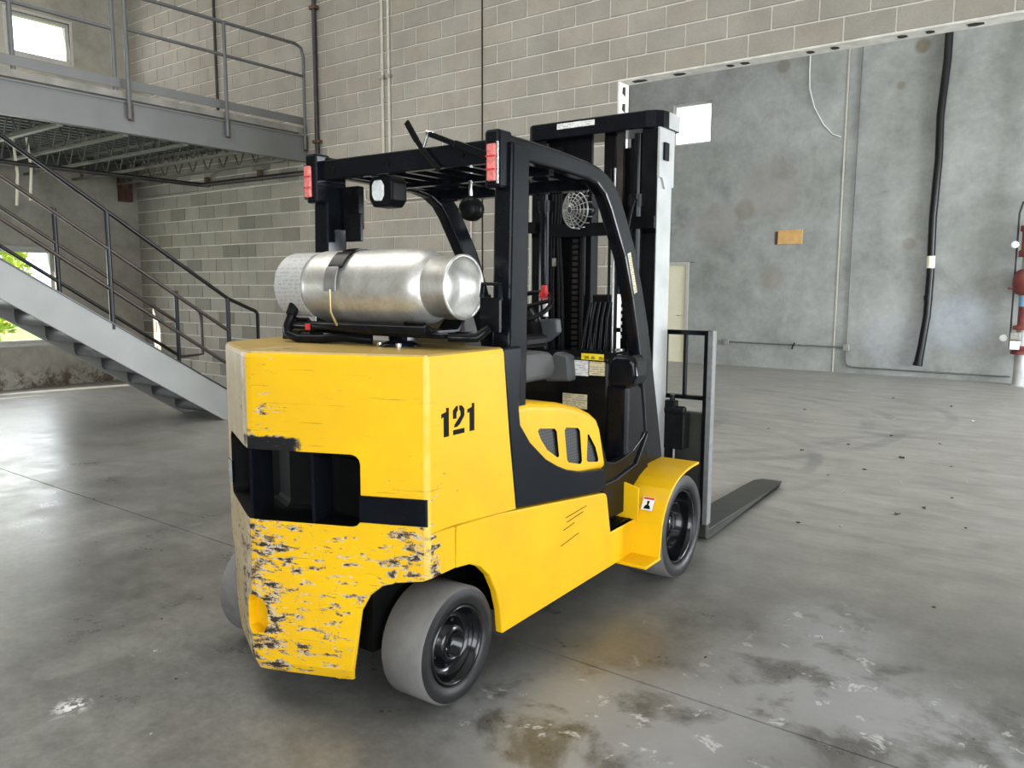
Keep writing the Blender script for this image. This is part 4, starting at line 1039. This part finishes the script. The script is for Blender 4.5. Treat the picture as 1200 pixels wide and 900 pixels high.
# ---- overhead guard
og = [(.36, 2.192), (.56, 2.190), (.80, 2.182), (1.03, 2.168), (1.14, 2.156), (1.225, 2.132), (1.30, 2.095), (1.364, 2.04), (1.42, 1.965), (1.545, 1.79), (1.64, 1.59), (1.725, 1.385), (1.80, 1.16), (1.865, .945), (1.965, .60)]
ig = [(1.76, .60), (1.70, .92), (1.66, 1.10), (1.60, 1.30), (1.52, 1.52), (1.42, 1.74), (1.32, 1.88), (1.26, 1.965), (1.20, 2.03), (1.12, 2.072), (1.02, 2.088), (.80, 2.098), (.36, 2.105)]
pair('guard_rail', 'black', MB().prism(og + ig, 'x', .478, .550), label='curved black guard rail and front pillar', bevel=.016, seg=3)
pair('guard_post', 'black', MB().prism([(.345, .95), (.375, 2.16), (.50, 2.16), (.485, 1.2), (.475, .95)], 'x', .485, .575), bevel=.010)
er, el = pair('corner_bracket', 'black', MB().box(.485, .556, .305, .40, 1.975, 2.200), bevel=.012)
for o_, sg in ((er, 1), (el, -1)):
    q = MB().box(.507, .548, .288, .304, 2.000, 2.142)
    lo = part('tail_lamp', 'lens_red', q if sg > 0 else mir(q), o_, 'red tail lamp lens', bevel=.006)
    for z in (2.044, 2.094):
        q = MB().box(.505, .550, .286, .292, z - .003, z + .003)
        part('lens_divider', 'red', q if sg > 0 else mir(q), lo)
    q = MB().box(.549, .556, .296, .304, 1.99, 2.15)
    part('lamp_bezel', 'chrome', q if sg > 0 else mir(q), o_)
rp = part('rear_crossbar', 'black', MB().box(-.49, .49, .335, .375, 2.078, 2.168), bevel=.006)
for x in (-.40, -.06, .35): part('bolt', 'black_matte', MB().tube([(x, .33, 2.12), (x, .336, 2.12)], .013, 8), rp)
for x in [-.40 + .115 * i for i in range(8)]:
    part('roof_bar', 'black', MB().box(x - .013, x + .013, .37, 1.22, 2.095, 2.145))
part('front_crossbar', 'black', MB().box(-.49, .49, 1.18, 1.26, 2.06, 2.12), bevel=.008)
part('mid_crossbar', 'black', MB().box(-.49, .49, .78, .82, 2.082, 2.10))
part('loose_strap', 'black_matte', MB().bar((.068, .318, 2.278), (.125, .318, 2.195), .026, .012, (0, 1, 0)).bar((.122, .318, 2.2), (.165, .318, 2.145), .022, .012, (0, 1, 0)).bar((.163, .318, 2.15), (.245, .318, 2.068), .022, .012, (0, 1, 0)), rp, bevel=.003)
part('strap_arm', 'black_satin', MB().bar((.20, .315, 2.214), (.35, .315, 2.155), .022, .026, (0, 1, 0)).bar((.34, .315, 2.16), (.50, .315, 2.10), .03, .04, (0, 1, 0)), rp, bevel=.004)
part('arm_clip', 'chrome', MB().tube([(.183, .315, 2.222), (.21, .315, 2.215)], .011, 8).tube([(.19, .315, 2.22), (.165, .315, 2.165)], .006, 6), rp)
# left inner plate on the rear post
part('document_holder', 'black_satin', MB().box(-.475, -.37, .46, .50, 1.86, 2.06).box(-.44, -.34, .44, .46, 1.80, 1.93), bevel=.004)
# rear work lamp, mirror, fan
wlamp = part('work_lamp', 'black_matte', MB().prism([(-.228, 1.980), (-.205, 1.945), (-.11, 1.945), (-.085, 1.975), (-.085, 2.058), (-.108, 2.085), (-.205, 2.085), (-.228, 2.058)], 'y', .385, .49), label='rear work lamp', bevel=.012, seg=3)
part('lamp_lens', 'lens_white', MB().prism([(-.200, 1.998), (-.186, 1.972), (-.145, 1.970), (-.130, 1.995), (-.130, 2.038), (-.145, 2.062), (-.186, 2.062), (-.200, 2.040)], 'y', .376, .39), wlamp, 'white lamp lens', bevel=.006)
part('lamp_bracket', 'black_matte', MB().box(-.175, -.135, .40, .46, 2.07, 2.12), wlamp)
bl = part('strobe_lamp', 'black_matte', MB().lathe([(.0, 0), (.042, .0), (.054, .018), (.054, .07), (.035, .085), (.0, .085)], (.11, .74, 1.945), (.25, -1, 0), 24))
part('lamp_mount', 'chrome', MB().tube([(.10, .72, 2.01), (.10, .72, 2.08)], .01, 8), bl)
fc = Vector((.195, 1.53, 2.005)); fan = part('fan_guard', 'steel', MB(), label='small round cab fan with wire guard')
q = MB(); fax = Vector((-.28, -.95, -.05)).normalized(); fu = fax.orthogonal().normalized(); fv = fax.cross(fu)
for rr in (.018, .034, .05, .066, .082, .098):
    dome = .05 * (1 - (rr / .105) ** 2)
    q.tube([tuple(fc + fax * (dome) + (fu * math.cos(2 * PI * i / 28) + fv * math.sin(2 * PI * i / 28)) * rr) for i in range(28)], .0022 if rr < .09 else .004, 5, closed=True)
for i in range(16):
    d = fu * math.cos(2 * PI * i / 16) + fv * math.sin(2 * PI * i / 16)
    q.tube([tuple(fc + fax * (.05 * (1 - (t / .105) ** 2)) + d * t) for t in (.015, .05, .08, .1)] + [tuple(fc - fax * .03 + d * .1)], .002, 4)
fan.data = q.mesh('fan_guard', 'steel')
q = MB()
for i in range(4):
    a = 2 * PI * i / 4; d = fu * math.cos(a) + fv * math.sin(a); e = fu * math.cos(a + .9) + fv * math.sin(a + .9)
    q.add([fc + d * .015, fc + d * .085 + fax * .01, fc + e * .085 - fax * .01, fc + e * .015], [(0, 1, 2, 3), (3, 2, 1, 0)])
part('fan_blades', 'plastic_grey', q, fan)
part('fan_motor', 'black_matte', MB().lathe([(.0, -.12), (.03, -.12), (.04, -.10), (.04, -.03), (.0, -.03)], fc, fax, 16), fan)
part('fan_mount', 'black_matte', MB().tube([tuple(fc - fax * .07), tuple(fc - fax * .07 + Vector((0, 0, .13)))], .012, 8), fan)
part('pillar_label', 'print_cream', MB().add([(.4775, 1.478, 1.70), (.4775, 1.505, 1.71), (.4775, 1.60, 1.49), (.4775, 1.575, 1.48)], [(0, 1, 2, 3)]).add([(.5505, 1.448, 1.76), (.5505, 1.484, 1.77), (.5505, 1.572, 1.565), (.5505, 1.536, 1.555)], [(0, 1, 2, 3)]), fk, 'pictogram label on the front pillar')
part('pillar_label', 'print_white', MB().add([(-.4775, 1.50, 1.72), (-.4775, 1.54, 1.72), (-.4775, 1.60, 1.52), (-.4775, 1.56, 1.52)], [(3, 2, 1, 0)]), fk)
part('grab_handle', 'black_matte', MB().tube([(-.47, 1.60, 1.52), (-.43, 1.58, 1.54), (-.43, 1.68, 1.30), (-.47, 1.70, 1.26)], .014, 8))

# ---- mast
mo_r, mo_l = pair('outer_channel', 'black_satin', MB().box(.33, .43, 2.05, 2.075, .12, 2.50).box(.405, .43, 2.075, 2.225, .12, 2.50).box(.33, .43, 2.225, 2.25, .12, 2.50), bevel=.004)
for o_, sg in ((mo_r, 1), (mo_l, -1)):
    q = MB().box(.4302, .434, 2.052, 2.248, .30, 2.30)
    part('lit_channel_face', 'channel', q if sg > 0 else mir(q), o_, 'outer face of the mast channel coloured pale as if lit')  # pale plate puts the light on the channel's outer side into its colour
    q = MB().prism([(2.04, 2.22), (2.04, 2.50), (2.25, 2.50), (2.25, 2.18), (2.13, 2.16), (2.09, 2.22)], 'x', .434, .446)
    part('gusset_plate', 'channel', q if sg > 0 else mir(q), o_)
    q = MB().box(.447, .458, 2.09, 2.15, 2.32, 2.42)
    part('switch_box', 'black_matte', q if sg > 0 else mir(q), o_)
cb_ = [(-.47, 2.30), (-.47, 2.12), (-.455, 2.06), (-.42, 2.03), (.36, 2.03), (.415, 2.05), (.445, 2.09), (.455, 2.14), (.455, 2.30)]
tb = part('mast_top_crossbar', 'black', MB().prism(cb_, 'z', 2.50, 2.60), bevel=.006)
part('mast_label', 'print_white', MB().box(-.235, .027, 2.0265, 2.029, 2.552, 2.585), tb, 'long white warning label')
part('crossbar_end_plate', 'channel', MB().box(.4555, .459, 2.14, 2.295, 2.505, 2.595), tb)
pair('inner_channel', 'black_matte', MB().box(.24, .33, 2.09, 2.12, .16, 2.46).box(.30, .33, 2.12, 2.20, .16, 2.46).box(.24, .33, 2.20, 2.23, .16, 2.46))
part('mast_crossbar', 'black_satin', MB().box(-.43, .43, 2.05, 2.09, 1.90, 1.98))
part('mast_crossbar', 'black_satin', MB().box(-.43, .43, 2.05, 2.09, .55, .72))
for x in (-.335, .30):
    cy_ = part('lift_cylinder', 'black', MB().tube([(x, 2.07, .2), (x, 2.07, 2.1)], .045, 14))
    part('cylinder_rod', 'black', MB().tube([(x, 2.07, 2.1), (x, 2.07, 2.48)], .026, 12), cy_)
    part('cylinder_gland', 'black_satin', MB().tube([(x, 2.07, 2.06), (x, 2.07, 2.13)], .055, 14), cy_)
    part('cylinder_clamp', 'black_satin', MB().box(x - .05, x + .13 * (1 if x > 0 else -1), 2.02, 2.06, 1.93, 2.0), cy_)
cen = part('center_cylinder', 'black_matte', MB().box(-.19, -.04, 2.13, 2.22, .25, 2.3).tube([(-.08, 2.10, .3), (-.08, 2.10, 2.2)], .018, 10))
q = MB()
for i in range(46): q.box(-.165, -.125, 2.115, 2.13, .5 + i * .036, .5 + i * .036 + .022)
part('lift_chain', 'pipe_black', q, cen)
for i, (x, dx) in enumerate(((-.285, .0), (-.262, -.01), (-.24, .012), (-.222, .02))):
    part('hydraulic_hose', 'black_matte', MB().tube([(x, 2.08, 2.3), (x - .01, 2.07, 1.9), (x + dx, 2.06, 1.6), (x + dx + .01, 2.06, 1.2), (x + dx, 2.07, .6)], .011, 8))
part('hose_clamp', 'chrome', MB().box(-.275, -.245, 2.05, 2.07, 1.72, 1.77))
for x, m_n in ((.105, 'black_matte'), (.135, 'steel'), (.155, 'black_matte')):
    part('guide_rod', m_n, MB().tube([(x, 2.10, 1.0), (x, 2.10, 2.3)], .009, 8))
part('inner_rail_web', 'black_matte', MB().box(.165, .30, 2.15, 2.19, .3, 2.42))
part('inner_rail_web', 'black_matte', MB().box(-.30, -.2, 2.15, 2.19, .3, 2.42))
part('mast_header_plate', 'black_satin', MB().box(-.43, -.05, 2.14, 2.165, 2.26, 2.50))
part('chain_anchor', 'black_matte', MB().box(.045, .125, 2.12, 2.18, 2.16, 2.50), bevel=.006)
part('chain_anchor', 'pipe_black', MB().box(.15, .19, 2.09, 2.12, 1.95, 2.50))
hb = part('hose_bundle', 'black_matte', MB().box(-.02, .12, 2.12, 2.15, 1.05, 1.545), bevel=.01)
for i in range(5):
    x = -.03 + i * .035
    part('bundle_hose', 'black_satin', MB().tube([(x + .015, 2.09, 1.50), (x, 2.08, 1.40), (x - .02 + .004 * i, 2.07, 1.22), (x - .03, 2.06, .95)], .012, 8), hb)
q = MB()
for i in range(9): q.box(.198, .206, 2.085, 2.09, 1.28 + i * .042, 1.30 + i * .042)
part('punched_slots', 'white', q, fk)
part('hose_reel_tube', 'steel', MB().tube([(.22, 2.04, 1.0), (.22, 2.04, 1.22)], .03, 12))
part('bent_hydraulic_pipe', 'black', MB().tube([(.23, 1.98, 1.55), (.27, 1.98, 1.85), (.31, 1.99, 2.06), (.325, 1.99, 2.10)], .014, 8))

# ---- carriage, backrest and forks
ca = part('carriage', 'black_matte', MB().box(-.52, .52, 2.27, 2.33, .68, .80).box(-.52, .52, 2.27, 2.33, .22, .34).box(-.46, -.36, 2.25, 2.33, .2, .85).box(.36, .46, 2.25, 2.33, .2, .85), bevel=.006)
sh = part('side_shifter', 'black_matte', MB().box(.34, .56, 2.24, 2.34, .60, .83).tube([(.2, 2.26, .84), (.56, 2.26, .84)], .03, 10).box(.42, .50, 2.24, 2.30, .83, .90), ca, bevel=.008)
part('shifter_bolt', 'black', MB().tube([(.47, 2.27, .89), (.47, 2.27, .935)], .018, 8).tube([(.36, 2.23, .83), (.36, 2.23, .89)], .012, 8), sh)
br = part('load_backrest', 'black_satin', MB().box(-.675, .675, 2.36, 2.40, 1.300, 1.328).box(-.675, .675, 2.36, 2.40, .900, .925), ca)
for sg in (1, -1):
    q = MB().box(.632, .652, 2.35, 2.42, .12, 1.328); part('upright', 'black_satin', q if sg > 0 else mir(q), br)
    q = MB().box(.652, .682, 2.36, 2.42, .12, 1.328); part('upright_face', 'galv_plate', q if sg > 0 else mir(q), br, 'pale outer edge of the backrest')  # outer side of each upright is paler
for x in (-.503, -.373, -.243, -.113, .113, .243, .373, .503):
    part('backrest_bar', 'black_satin', MB().box(x - .008, x + .008, 2.36, 2.395, .925, 1.300), br)
for sg in (1, -1):
    bl_ = [(2.36, .04), (2.36, .82), (2.415, .82), (2.415, .085), (3.0, .072), (4.00, .045), (4.13, .035), (4.13, .025), (3.9, .018), (2.43, .015), (2.385, .02)]
    q = MB().prism(bl_, 'x', .455, .680)
    # rounded tip corners
    v2_ = []
    for (x, y, z) in q.v:
        if y > 4.1: x = .567 + (x - .567) * .72
        v2_.append((x, y, z))
    q.v = v2_
    part('fork', 'fork', q if sg > 0 else mir(q), fk, 'flat dark steel fork blade', bevel=.006)

# ---- LP bracket on the counterweight
lb = part('tank_bracket', 'black_satin', MB().box(-.30, .50, .02, .20, 1.395, 1.412).prism([(.02, 1.41), (.20, 1.41), (.24, 1.455), (.225, 1.46), (.19, 1.425), (.03, 1.425), (-.005, 1.46), (-.02, 1.455)], 'x', -.28, -.20).prism([(.02, 1.41), (.20, 1.41), (.24, 1.455), (.225, 1.46), (.19, 1.425), (.03, 1.425), (-.005, 1.46), (-.02, 1.455)], 'x', .34, .44).tube([(-.30, -.01, 1.425), (.46, -.01, 1.425)], .022, 10), bevel=.003)
part('pivot_base', 'black', MB().lathe([(.0, 0), (.085, 0), (.085, .008), (.04, .025), (.03, .045), (.0, .045)], (.25, .06, 1.354), (0, 0, 1), 20).box(.21, .31, .04, .10, 1.38, 1.40), lb)
for x in (.20, .30): part('bracket_bolt', 'chrome', MB().tube([(x, .0, 1.356), (x, .0, 1.372)], .013, 8), lb)
part('latch_post', 'black_satin', MB().box(-.20, -.12, .0, .12, 1.354, 1.40), lb)
part('swing_arm', 'black_satin', MB().box(.50, .56, .10, .14, 1.405, 1.42).box(.565, .655, .17, .185, 1.42, 1.55).tube([(.565, .18, 1.55), (.57, .18, 1.60), (.65, .18, 1.60), (.655, .18, 1.54)], .009, 6).tube([(.50, .06, 1.40), (.60, .1, 1.40), (.61, .16, 1.43)], .018, 8), lb)
hs = part('fuel_hose', 'black_matte', MB().tube([(-.30, -.01, 1.47), (-.31, -.03, 1.42), (-.29, -.04, 1.385), (-.22, -.04, 1.372), (-.10, -.03, 1.375), (.0, .0, 1.385), (.10, .06, 1.375)], .019, 10), lb)
part('latch_tag', 'red', MB().box(-.19, -.165, -.036, -.03, 1.41, 1.435), lb)
part('rear_manifold', 'black_matte', MB().box(-.46, -.34, .06, .22, 1.354, 1.42).box(-.42, -.38, .1, .16, 1.42, 1.44), lb, bevel=.01)

# ---- LP tank (lies in the bracket)
tk = empty('propane_tank', tuple(Matrix.Translation(F_LOC) @ Matrix.Rotation(PSI, 4, 'Z') @ Vector((.08, .11, 1.435))), PSI)
tag(tk, 'dull silver aluminium propane tank strapped on the forklift counterweight', 'gas tank')
R_t = .150; zc = .153
body = [(.0, -.335), (.085, -.335), (.115, -.325), (.14, -.300), (.15, -.265), (.15, -.10), (.1515, -.09), (.1515, -.075), (.15, -.065), (.15, .245), (.145, .285), (.13, .320), (.112, .338), (.0, .345)]
part('tank_shell', 'tank', MB().lathe(body, (0, 0, zc), (1, 0, 0), 48), tk)
part('foot_ring', 'tank', MB().lathe([(.0, .33), (.110, .33), (.117, .335), (.117, .445), (.124, .45), (.124, .458), (.113, .458), (.108, .445), (.104, .36), (.06, .372), (.0, .375)], (0, 0, zc), (1, 0, 0), 48), tk, 'round flanged foot ring')
# collar with a cut-out
q = MB(); n = 40
for ring_i in range(2): pass
prof = []
for i in range(n + 1):
    a = math.radians(-150 + 300 * i / n)
    prof.append(a)
vs = []; fs = []
for a in prof:
    for (r_, x_) in ((.146, -.46), (.146, -.30), (.141, -.30), (.141, -.46)):
        vs.append((x_, r_ * math.sin(a + PI), zc + r_ * math.cos(a)))
for i in range(n):
    for k in range(4): fs.append((i * 4 + k, i * 4 + (k + 1) % 4, (i + 1) * 4 + (k + 1) % 4, (i + 1) * 4 + k))
fs += [(0, 1, 2, 3), (n * 4 + 3, n * 4 + 2, n * 4 + 1, n * 4)]
MAT['tank_print'] = mat_print('stamped_tank_collar', (0.40, 0.40, 0.385), (0.27, 0.27, 0.27), 55, 60)
part('collar', 'tank_print', MB().add(vs, fs, 0, False), tk, 'stamped valve collar')
MB().tube([(-.46, 0, zc - .147), (-.44, .02, zc - .10)], .01, 6)
vv = part('service_valve', 'brass', MB().tube([(-.335, 0, zc), (-.40, 0, zc)], .03, 12).tube([(-.375, -.0, zc), (-.375, -.10, zc - .06)], .022, 10), tk)
part('valve_knob', 'black_matte', MB().tube([(-.40, 0, zc), (-.43, 0, zc)], .035, 12), vv)
part('hose_coupling', 'black_matte', MB().tube([(-.375, -.10, zc - .06), (-.375, -.13, zc - .12)], .024, 10), vv)
def strapband(x0, x1, r_, a0, a1, mat, name, parent):
    vs = []; fs = []; n = 28
    for i in range(n + 1):
        a = math.radians(a0 + (a1 - a0) * i / n)
        for (rr, xx) in ((r_, x0), (r_, x1), (r_ + .005, x1), (r_ + .005, x0)): vs.append((xx, -rr * math.sin(a), zc + rr * math.cos(a)))
    for i in range(n):
        for k in range(4): fs.append((i * 4 + k, (i + 1) * 4 + k, (i + 1) * 4 + (k + 1) % 4, i * 4 + (k + 1) % 4))
    fs += [(0, 1, 2, 3), (n * 4 + 3, n * 4 + 2, n * 4 + 1, n * 4)]
    return part(name, mat, MB().add(vs, fs), parent)
sb = strapband(-.125, -.055, .153, -140, 35, 'black_satin', 'strap', tk)
strapband(-.13, -.05, .158, 30, 62, 'black_satin', 'buckle', sb)
q = MB()
strapband(-.125, -.06, .166, 62, 96, 'steel', 'latch', sb)
part('latch_rod', 'brass', MB().tube([(-.09, -.170, zc - .01), (-.09, -.168, zc - .10), (-.085, -.14, zc - .155)], .006, 6), sb)

# ================================================================== LITTER ON THE FLOOR
def leaf(x, y, s, rz, seed):
    rnd = random.Random(seed)
    q = MB(); pts = []
    for i in range(9):
        a = 2 * PI * i / 9; r = s * (.5 + .5 * rnd.random()) * (1 if i % 2 else .6)
        pts.append((r * math.cos(a), r * .6 * math.sin(a), rnd.uniform(.002, s * .45)))
    q.add([(0, 0, .003)] + pts, [(0, i + 1, (i + 1) % 9 + 1) for i in range(9)])
    q.add([(0, 0, 0)] + [(p[0], p[1], p[2] - .0015) for p in pts], [(0, (i + 1) % 9 + 1, i + 1) for i in range(9)])
    o = q.build('dry_leaf', 'leaf' if seed % 3 else 'debris'); o.location = (x, y, 0.0); o.rotation_euler = (0, 0, rz)
    size = 'tiny' if s < .02 else 'small' if s < .034 else 'curled'
    where = 'beside the truck rear' if y < 2.1 else 'on the worn pale floor beside the truck' if y < 4.5 else 'on the floor past the fork tip' if y < 7 else 'under the sawn opening' if y < 8.2 else 'on the next bay floor' if y < 10.45 else 'near the far wall'
    if seed % 3: tag(o, size + ' dry brown leaf scrap ' + where, 'leaf', size + ' leaf scraps ' + where)
    else:
        o.name = 'plaster_chip'; tag(o, size + ' pale plaster chip ' + where, 'debris', size + ' plaster chips ' + where)
spots = [(-1.03, 5.97, .05), (-1.38, 8.03, .07), (-1.28, 5.44, .035), (-.91, 6.26, .05), (-1.53, 5.34, .03), (-1.49, 6.39, .03), (-2.24, 7.82, .05), (-.79, 6.70, .03), (-.77, 7.35, .03),
         (-1.95, 8.4, .045), (-1.7, 9.2, .04), (-2.6, 9.6, .04), (-1.2, 9.0, .04), (-.95, 7.9, .035), (-1.9, 10.4, .04), (-2.9, 8.8, .04), (-3.0, 10.5, .05), (-1.1, 10.8, .05), (-1.5, 12.0, .05), (-2.3, 12.4, .05), (-.95, 12.8, .05),
         (-1.55, 7.3, .035), (-1.75, 6.9, .03), (-1.2, 7.0, .03), (-.6, 5.9, .025), (-.55, 4.3, .02), (-.9, 3.6, .02), (-1.25, 3.1, .018), (-2.05, 1.95, .02), (-3.2, 1.7, .02), (-2.9, 1.62, .016), (-3.5, 1.9, .015), (-2.6, 1.35, .012)]
for i, (x, y, s) in enumerate(spots): leaf(x, y, s * .8, random.uniform(0, 6), i + 1)
